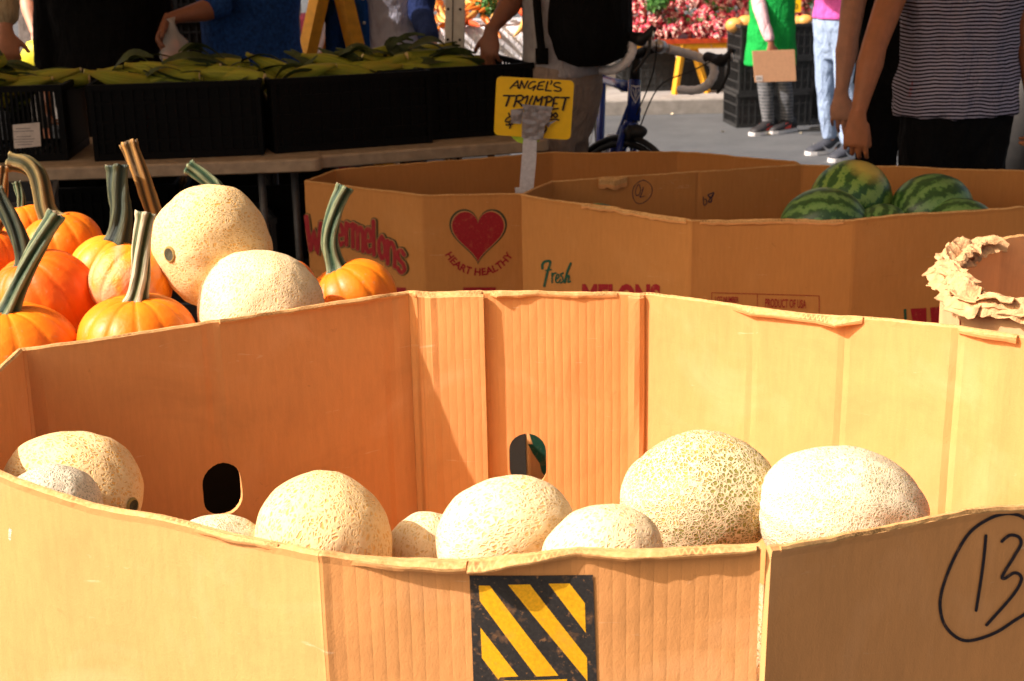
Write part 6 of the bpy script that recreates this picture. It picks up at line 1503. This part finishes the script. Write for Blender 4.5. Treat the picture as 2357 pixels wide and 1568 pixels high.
def cloth_table(name, x0, x1, y0, y1, z, mt, label, drop=None):
    root = empty(name, ((x0 + x1) / 2, (y0 + y1) / 2, 0), label, 'table'); c = root.location; drop = z - 0.06 if drop is None else drop
    bm = bmesh.new(); pts = []
    for a_, b_ in (((x0, y0), (x1, y0)), ((x1, y0), (x1, y1)), ((x1, y1), (x0, y1)), ((x0, y1), (x0, y0))):
        n = max(6, int(((V(a_) - V(b_)).length) / 0.05)); pts += [(lerp(a_[0], b_[0], i / n), lerp(a_[1], b_[1], i / n)) for i in range(n)]
    cx_, cy_ = c.x, c.y; rows = []
    for j in range(8):
        t = j / 7; row = []
        for i, (px_, py_) in enumerate(pts):
            k = 0.018 * t * math.sin(i * 1.15 + 2 * noise.noise((i * 0.2, 3, x0))) ; d = V((px_ - cx_, py_ - cy_)).normalized()
            row.append(bm.verts.new((px_ + d.x * (0.01 + k + 0.02 * t), py_ + d.y * (0.01 + k + 0.02 * t), z - drop * t)))
        rows.append(row)
    for A_, B_ in zip(rows, rows[1:]):
        for i in range(len(pts)): bm.faces.new((A_[i], A_[(i + 1) % len(pts)], B_[(i + 1) % len(pts)], B_[i]))
    bm.faces.new(rows[0]); fin(bm, 'tablecloth', mt, root, True, c)
    for sx in (x0 + 0.08, x1 - 0.08):
        for sy in (y0 + 0.08, y1 - 0.08):
            bm = bmesh.new(); tube(bm, [(sx, sy, 0), (sx, sy, z - 0.02)], 0.015, 8); fin(bm, 'leg', M['metal'], root, True, c)
    return root
WHC = cloth('white_tablecloth', (0.78, 0.76, 0.75), 0.03)
# carrots on white cloth
ct0 = PY(972, 66, 8.2); cz = ct0.z; ctx0, ctx1 = ct0.x - 0.25, PY(1200, 66, 8.2).x + 0.25
cloth_table('carrot_table', ctx0, ctx1, 8.2, 8.95, cz, WHC, 'table with a white cloth under the carrots', 0.55)
def carrot_mesh(seed, mt):
    bm = bmesh.new(); ra = random.Random(seed); Ln = ra.uniform(0.17, 0.24); b_ = ra.uniform(-0.02, 0.02); rows = []
    for j in range(11):
        t = j / 10; r = 0.021 * (1 - t) ** 0.55 * (0.75 + 0.25 * min(1, t * 8)) * (1 + 0.06 * noise.noise((t * 9, seed, 0))) + 0.0012; rows.append((V((t * Ln, b_ * math.sin(t * 3), 0)), V((0, r, 0)), V((0, 0, r))))
    loft(bm, rows, 12); bmesh.ops.recalc_face_normals(bm, faces=bm.faces); me = bpy.data.meshes.new('carrot'); bm.to_mesh(me); bm.free(); me.materials.append(mt); me.polygons.foreach_set('use_smooth', [True] * len(me.polygons)); return me
CM_ = [simple('carrot_orange', (0.72, 0.19, 0.015), 0.5, 0.15, 40), simple('carrot_pale', (0.72, 0.40, 0.10), 0.5, 0.12, 40), simple('carrot_red', (0.62, 0.085, 0.02), 0.5, 0.15, 40)]
cms = [carrot_mesh(i, CM_[i % 3]) for i in range(9)]
ra = random.Random(21)
for i in range(120):
    o = bpy.data.objects.new('carrot', cms[ra.choice((0, 1, 2, 3, 4, 6, 7, 1, 4))]); COL.objects.link(o)
    lay = i / 120; fx = ra.uniform(ctx0 + 0.1, ctx1 - 0.05); yy = 8.23 + 0.5 * lay + ra.uniform(0, 0.05)
    o.location = (fx, yy, cz + 0.03 + 0.30 * lay + ra.uniform(-0.01, 0.025))
    d = V((ra.uniform(-0.75, 0.55), -0.8, ra.uniform(-0.55, -0.05))); o.rotation_euler = d.to_track_quat('X', 'Z').to_euler()
    tag(o, 'carrot in the heap on the white cloth table', 'carrot', 'carrots heaped on the white table')
def leafy(name, c, r, n, mt, label, cat, ls=0.02, group=None, seed=1, squash=0.8):
    bm = bmesh.new(); ra = random.Random(seed)
    for i in range(n):
        d = V((ra.gauss(0, 1), ra.gauss(0, 1), ra.gauss(0, 1))).normalized(); p = V(c) + V((d.x * r, d.y * r, d.z * r * squash)) * ra.uniform(0.45, 1.0) * (0.8 + 0.35 * noise.noise(d * 2 + V((seed, 0, 0))))
        a = V((ra.gauss(0, 1), ra.gauss(0, 1), ra.gauss(0, 1))).normalized() * ls * ra.uniform(0.6, 1.3); b_ = a.cross(d).normalized() * ls * 0.5
        bm.faces.new([bm.verts.new(q) for q in (p - a, p + b_, p + a, p - b_)])
    o = fin(bm, name, mt, None, False, None, False); tag(o, label, cat, group); return o
PARS = simple('parsley_leaf', (0.045, 0.16, 0.02), 0.6, 0.5, 60)
q = PY(1120, 15, 8.3); leafy('herb_bunch', q, 0.10, 420, PARS, 'bright green parsley bunch lying on the carrots', 'herbs', 0.016, None, 3); q = PY(1160, 8, 8.5); leafy('herb_bunch', q, 0.08, 260, PARS, 'smaller green herb bunch beside the parsley, half hidden by an arm', 'herbs', 0.016, None, 4)
# yellow folding A-frame
ya = 6.75; AF = simple('yellow_painted_wood', (0.78, 0.36, 0.012), 0.45, 0.15, 25); AO = simple('orange_panel', (0.62, 0.20, 0.012), 0.5, 0.15, 25)
q = PY(757, 60, ya); afr = empty('folding_sign', (q.x, ya, 0), 'yellow and orange folding board standing open behind the corn', 'folding sign'); oc = afr.location
def plank(p0, p1, w_, t_, mt, name):
    bm = bmesh.new(); d = (p1 - p0); a, b_ = frame(d, (1, 0, 0)); loft(bm, [(p0, a * w_, b_ * t_), (p1, a * w_, b_ * t_)], 4); fin(bm, name, mt, afr, False, oc)
top_ = PY(762, -62, ya)
def down(u, v, y): 
    p = PY(u, v, y); k = (top_.z) / (top_.z - p.z); return top_ + (p - top_) * k * 0.995
lA, lB = down(722, 105, ya - 0.02), down(806, 105, ya + 0.02)
plank(top_ + V((-0.03, 0, 0)), lA, 0.045, 0.025, AF, 'side_rail'); plank(top_ + V((0.03, 0, 0)), lB, 0.045, 0.025, AF, 'side_rail'); plank(top_ + V((-0.02, 0.45, 0)), lA + V((0, 0.5, 0)), 0.03, 0.02, AF, 'side_rail'); plank(top_ + V((0.05, 0.45, 0)), lB + V((0, 0.5, 0)), 0.03, 0.02, AF, 'side_rail')
bm = bmesh.new(); pts = [top_ + V((-0.02, 0.03, 0)), top_ + V((-0.01, 0.43, 0)), lA + V((0.01, 0.47, 0.08)), lA + V((0.01, 0.03, 0.08))]; bm.faces.new([bm.verts.new(p) for p in pts]); o = fin(bm, 'board', AO, afr, False, oc); md = o.modifiers.new('thick', 'SOLIDIFY'); md.thickness = 0.012
bm = bmesh.new(); pts = [top_ + V((0.02, -0.012, 0)), top_ + V((0.075, 0.43, 0)), lB + V((0.07, 0.47, 0.08)), lB + V((0.03, -0.012, 0.08))]; bm.faces.new([bm.verts.new(p) for p in pts]); o = fin(bm, 'board', AF, afr, False, oc); md = o.modifiers.new('thick', 'SOLIDIFY'); md.thickness = 0.012
# dark red cloth table and added black crates standing in for the shaded stalls behind
MAR = cloth('maroon_cloth', (0.09, 0.006, 0.014), 0.2)
q = PY(690, 62, 8.8); cloth_table('maroon_table', -2.6, q.x + 0.22, 8.8, 9.5, 0.98, MAR, 'table draped in dark maroon cloth behind the denim shirt')
for i in range(2):
    for j in range(5): crate('long', -2.05 + i * 0.62 + 0.01 * j, 7.62 + 0.02 * (i % 2), 0.272 * j, 0.03, 'added black crate standing in for the shaded stalls behind the stall people', 'added black crates behind the people')
# far left: tomato crates
for i in range(2):
    for j in range(2): crate('lug', -3.7 + i * 0.5, 10.6, 0.242 * j, 0.05, 'dusty crate under the far left tomatoes', 'crates far at the left')
TOM = [simple('tomato_red', (0.55, 0.03, 0.012), 0.35, 0.1), simple('tomato_yellow', (0.60, 0.36, 0.03), 0.35, 0.1)]
ra = random.Random(3); tm = []
for m_ in TOM:
    bm = bmesh.new(); ellipsoid(bm, (0, 0, 0), 0.036, 0.036, 0.032); me_o = fin(bm, 'tomato', m_); tm.append(me_o)
for i in range(34):
    k = 0 if ra.random() < 0.6 else 1; o = tm[k] if i in (0, 1) and (k == i) else tm[k].copy()
    if o.name not in COL.objects: COL.objects.link(o)
    o.location = (-3.85 + ra.uniform(0, 0.8), 10.5 + ra.uniform(0, 0.25), 0.52 + ra.uniform(0, 0.09)); tag(o, 'small round tomato heaped in the far left crates', 'tomato', 'tomatoes in the far left crates')
for i, o in enumerate(tm): o.location = (-3.5 + 0.1 * i, 10.6, 0.56); tag(o, 'small round tomato heaped in the far left crates', 'tomato', 'tomatoes in the far left crates')

# radish table on an orange trestle
yr = ky0 + 0.35; OR_ = simple('orange_painted_wood', (0.85, 0.40, 0.01), 0.5, 0.12, 30); ORD = simple('red_painted_wood', (0.45, 0.05, 0.008), 0.5, 0.15, 30)
zt = PY(1560, 90, yr).z; x0, x1 = PY(1440, 90, yr).x, PY(1760, 90, yr).x
tr = empty('trestle_table', ((x0 + x1) / 2, yr + 0.3, 0.117), 'low orange trestle table carrying the heap of radishes', 'table'); oc = tr.location
bm = bmesh.new(); box(bm, ((x0 + x1) / 2 + 0.3, yr + 0.35, zt - 0.02), (x1 - x0 + 0.6, 0.75, 0.035)); fin(bm, 'table_top', ORD, tr, False, oc)
def leg_(u0, v0, u1, v1, y, w_=0.035):
    bm = bmesh.new(); p0, p1 = PY(u0, v0, y), PY(u1, v1, y); d = p1 - p0; p1 = p0 + d * ((p0.z - 0.118) / (p0.z - p1.z)); a, b_ = frame(d, (1, 0, 0)); loft(bm, [(p0, a * w_, b_ * 0.02), (p1, a * w_ * 0.85, b_ * 0.02)], 4); fin(bm, 'leg', OR_, tr, False, oc)
leg_(1572, 92, 1545, 262, yr); leg_(1590, 92, 1640, 254, yr + 0.05); leg_(1572, 92, 1556, 240, yr + 0.6); leg_(1590, 92, 1622, 240, yr + 0.65)
bm = bmesh.new(); box(bm, ((x0 + x1) / 2, yr + 0.02, zt - 0.06), (x1 - x0 - 0.1, 0.05, 0.045)); fin(bm, 'rail', OR_, tr, False, oc)
RAD = [simple('radish_pink', (0.55, 0.045, 0.08), 0.4, 0.3, 60), simple('radish_root', (0.72, 0.42, 0.34), 0.5, 0.3, 60)]
def radish_bunch(seed):
    ra = random.Random(seed); bm = bmesh.new()
    for i in range(16):
        c = V((ra.uniform(-0.075, 0.075), ra.uniform(-0.06, 0.02), ra.uniform(-0.05, 0.05))); ellipsoid(bm, c, 0.020, 0.024, 0.020, 10, 6, mi=0)
        d = V((ra.uniform(-0.5, 0.5), -1, ra.uniform(-0.6, 0.3))).normalized(); a, b_ = frame(d)
        loft(bm, [(c + d * 0.014, a * 0.015, b_ * 0.015), (c + d * 0.030, a * 0.007, b_ * 0.007), (c + d * ra.uniform(0.06, 0.085), a * 0.0015, b_ * 0.0015)], 6, mi=1)
    o = fin(bm, 'radish_bunch', RAD); bm = bmesh.new()
    for i in range(9):
        p = V((ra.uniform(-0.07, 0.07), ra.uniform(0.02, 0.12), ra.uniform(-0.01, 0.07))); a = V((ra.gauss(0, 1), ra.gauss(0, 1), ra.gauss(0, 0.5))).normalized() * 0.03; b_ = a.cross(V((0, 0, 1))).normalized() * 0.018; bm.faces.new([bm.verts.new(q) for q in (p - a, p + b_, p + a, p - b_)])
    fin(bm, 'leaves', PARS, o, False, None, False); return o
RB = [radish_bunch(i) for i in range(4)]; ra = random.Random(17); used = [0] * 4
for i in range(104):
    k = ra.randrange(4); o = RB[k] if not used[k] else copy_tree(RB[k]); used[k] = 1
    lay = (i % 8) / 8
    o.location = (lerp(x0 + 0.05, x1 + 0.55, (i // 8 + ra.uniform(0, 1)) / 13), yr + 0.06 + 0.45 * lay + ra.uniform(-0.02, 0.04), zt + 0.05 + 0.36 * lay + ra.uniform(-0.02, 0.03)); o.rotation_euler = (ra.uniform(-0.3, 0.9), ra.uniform(-0.6, 0.6), ra.uniform(-0.5, 0.5))
    tag(o, 'bunch of pink radishes heaped on the orange trestle table', 'radishes', 'radish bunches on the trestle table')
q = PY(1512, 5, yr + 0.1); leafy('herb_bunch', q, 0.13, 300, PARS, 'green leafy bunch among the radishes at the top', 'herbs', 0.03, None, 8)
# crates by and under the radish table, stack with squash behind the green apron
for (u, v0, w_) in ((1500, 262, 0), (1528, 258, 1)):
    q = PZ(u, 250, 0.118)
for i, (xx, zz) in enumerate(((0, 0), (0, 0.242), (0.5, 0))):
    crate('lug', PY(1490, 200, yr + 0.2).x + xx, yr + 0.42, 0.118 + zz, 0.06, ('dusty crate on the pavement behind the blue bicycle', 'dusty crate stacked on the pavement crate behind the blue bicycle', 'dusty crate under the trestle table between its orange legs')[i], 'crates on the pavement')
ys = PZ(1768, 300, 0.0).y + 0.36; sx_ = PY(1772, 200, ys).x
for j in range(3):
    crate('open', sx_ - 0.02 + 0.01 * j, ys, 0.252 * j, 0.12, ('bottom', 'middle', 'top')[j] + ' crate of the dusty stack behind the green apron', 'crates stacked behind the green apron')
for j in range(2): crate('open', sx_ + 0.30, ys + 0.42, 0.252 * j, -0.25, ('lower', 'upper')[j] + ' crate of the second stack behind the pale jeans', 'crates stacked behind the green apron')
SQ = simple('squash_skin', (0.72, 0.34, 0.08), 0.45, 0.15, 20)
for i, (u, v, rr) in enumerate(((1690, 72, 0.062), (1716, 62, 0.066), (1738, 74, 0.06), (1852, 76, 0.055), (1835, 66, 0.058))):
    bm = bmesh.new(); ellipsoid(bm, (0, 0, 0), rr * 1.15, rr, rr * 0.9, 20, 12); o = fin(bm, 'squash', SQ); o.location = PY(u, v, ys - 0.02 + 0.03 * i); o.location.z = 0.74 + 0.012 * (i % 2) ; tag(o, 'tan orange squash on top of the dusty crate stack', 'squash', 'squash on the crate stack')
# price card behind the green apron
yp = ys + 0.30; pc = empty('price_card', PY(1828, 20, yp), 'small yellow price card reading 00 at the top edge behind the green apron', 'price card'); oc = pc.location
bm = bmesh.new(); box(bm, PY(1826, 4, yp), (0.115, 0.006, 0.16)); fin(bm, 'card', M['sign_yellow'], pc, False, oc)
bm = bmesh.new(); q = PY(1826, 4, yp); box(bm, V((q.x, yp + 0.012, (q.z + 0.4) / 2)), (0.02, 0.014, q.z - 0.36)); fin(bm, 'stake', M['stake'], pc, False, oc)
drawing([(strip(smooth_pts([V((1823 + 5 * k + 3.2 * math.cos(t), 15 + 5 * math.sin(t), 0)) for t in [2 * math.pi * i / 8 for i in range(9)]], 3), 1.7), 0) for k in (0, 1.8)], lambda u, v, o: PY(u, v, yp - 0.004 - o), 'lettering', M['marker'], pc, 0.001)
# leafy plant at the right edge
leafy('potted_plant', PY(2362, 105, 8.0), 0.17, 420, PARS, 'green leafy plant at the right edge behind the striped shirt', 'plant', 0.03, None, 12, 1.2)
pp = bpy.data.objects['potted_plant']
bm = bmesh.new(); q = PY(2362, 105, 8.0); loft(bm, [(V((q.x, q.y, 0)), V((0.14, 0, 0)), V((0, 0.14, 0))), (V((q.x, q.y, 0.55)), V((0.18, 0, 0)), V((0, 0.18, 0))), (V((q.x, q.y, 0.75)), V((0.10, 0, 0)), V((0, 0.10, 0)))], 20); fin(bm, 'pot', simple('dark_pot', (0.03, 0.028, 0.025), 0.7), pp)
# scraps on the asphalt
SCR = [simple('yellow_petal', (0.75, 0.55, 0.04), 0.6, 0.1), simple('pale_scrap', (0.72, 0.62, 0.42), 0.7, 0.1)]
for i, (u, v, s_) in enumerate(((1692, 284, 0.030), (1727, 293, 0.034), (1757, 290, 0.030), (1663, 306, 0.018), (1770, 312, 0.02), (1546, 266, 0.016), (1842, 310, 0.016), (1900, 318, 0.012))):
    q = PZ(u, v, 0.0); bm = bmesh.new(); n = 7; ra_ = random.Random(i)
    ps = [bm.verts.new((s_ * math.cos(2 * math.pi * k / n) * ra_.uniform(0.6, 1.1), s_ * math.sin(2 * math.pi * k / n) * ra_.uniform(0.6, 1.2), 0.006 + 0.012 * ra_.random())) for k in range(n)]; c_ = bm.verts.new((0, 0, 0.004))
    for k in range(n): bm.faces.new((ps[k], ps[(k + 1) % n], c_))
    o = fin(bm, 'petal', SCR[0 if i < 3 else 1], None, False); o.location = q; tag(o, 'scrap of petal or peel dropped on the ground near the dusty crates', 'scrap', 'scraps on the ground')
